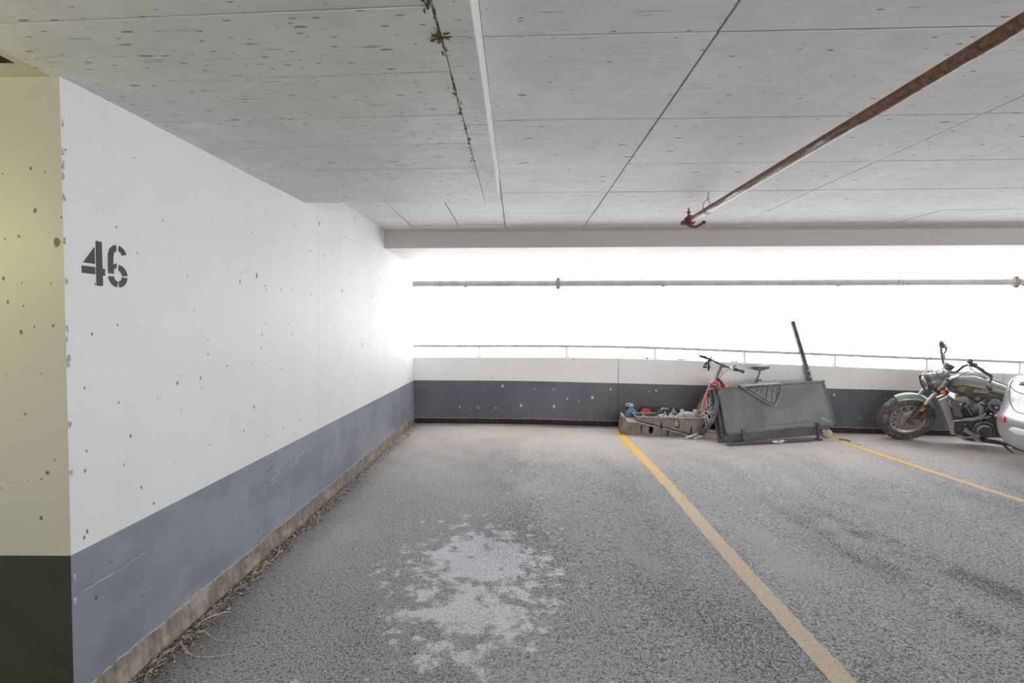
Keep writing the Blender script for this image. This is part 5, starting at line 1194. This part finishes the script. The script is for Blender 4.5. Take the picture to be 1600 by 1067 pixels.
def on_car(z, i, off=.003): # fractional outline index
    o = outline(z, off); a = int(math.floor(i)); f = i - a; return o[a % NO] * (1 - f) + o[(a + 1) % NO] * f
# bumper and boot lid gaps, wrapping the far rear corner and the rear
def seam(name, pts, r=.0045):
    q = [on_car(v.x, v.y, .001) for v in spline([Vector((z, i, 0)) for z, i in pts], 10)]; b = MB(); b.tube(q, r, 6); return b.build(name, M_BLKENG, body)
GAP = [(.985, 4.2), (.92, 4.4), (.84, 4.9), (.76, 5.5), (.69, 6.3), (.64, 7.2), (.625, 8.5), (.62, 11), (.62, 12)]
seam('lid_gap', [(z, I0 + i) for z, i in GAP]); seam('lid_gap', [(z, I0 + 24 - i) for z, i in GAP])
seam('lid_crease', [(.90, I0 + 4.5), (.865, I0 + 5.5), (.84, I0 + 6.6), (.83, I0 + 8), (.83, I0 + 14)], .004)
def carpatch(z0, z1, i0, i1, d, mat, name, rnd=0, n=6):
    b = MB(); v = []; mI = 8
    for k in range(n + 1):
        t = k / n; sq = (1 - abs(2 * t - 1) ** 3) ** .5 if rnd else 1
        zc = (z0 + z1) / 2; h = (z1 - z0) / 2 * max(.15, sq)
        for q in range(5): v.append(on_car(zc - h + 2 * h * q / 4, i0 + (i1 - i0) * t, d * (1 if 0 < q < 4 else .2)))
    b.add(v, [(k * 5 + q, (k + 1) * 5 + q, (k + 1) * 5 + q + 1, k * 5 + q + 1) for k in range(n) for q in range(4)]); return b.build(name, mat, body, fix=False)
carpatch(.50, .565, I0 + 4.9, I0 + 6.1, .008, M_REDREF, 'side_reflector')
carpatch(.40, .47, I0 + 6.9, I0 + 9.0, .012, M_CLEAR, 'rear_lamp', 1)
carpatch(.44, .52, I0 + 14.2, I0 + 16.6, .012, M_CLEAR, 'rear_lamp', 1)
carpatch(.915, .955, I0 + 6.4, I0 + 10.5, .006, M_GLASS, 'lid_recess')
carpatch(.66, .78, I0 + 10.2, I0 + 12.6, .006, M_WHITEPL, 'number_plate')
for x in (.92, 3.55):
    for s in (-1, 1):
        c = Vector((x, s * .80, .31)); b = MB(); b.torus(c, (0, 1, 0), .245, .068, 32, 10, 1.25); wv = b.build('wheel', M_RUBBER, car)
        b = MB(); b.lathe([(.19, -.06), (.20, .05), (.17, .07), (.05, .055), (.001, .06)], c, (0, s, 0), 24); b.build('wheel_disc', M_CAST, wv)
        b = MB(); b.lathe([(.33, .0), (.345, .018), (.345, .06), (.33, .075)], (x, s * .79, .32), (0, s, 0), 28, closed=True); b.build('arch_lip', M_BLKENG, body)
for s in (-1, 1):
    b = MB(); b.cbox((3.05, s * .93, 1.03), (.10, .16, .11), .03); b.build('door_mirror', M_SILVER, car)
    for x in (1.3, 2.15, 3.1):
        b = MB(); b.tube([(x + .03 * k / 14, s * (row(.34 + .62 * k / 14)[2] + .012 * math.sin(PI * (x - .3) / 3.6)), .34 + .62 * k / 14) for k in range(15)], .005, 5); b.build('door_gap', M_BLKENG, body)
b = MB(); b.cbox((2.2, 0, .23), (4.0, 1.45, .10), .03); b.build('underbody', M_BLKENG, car)
b = MB(); b.tube(spline([(.30, .66, 1.04), (.42, .50, 1.06), (.60, .25, 1.065), (.66, .0, 1.07)], 5), .006, 6); b.tube([(.62, .16, 1.075), (.50, .35, 1.055)], .010, 6); b.build('wiper', M_BLKENG, car)
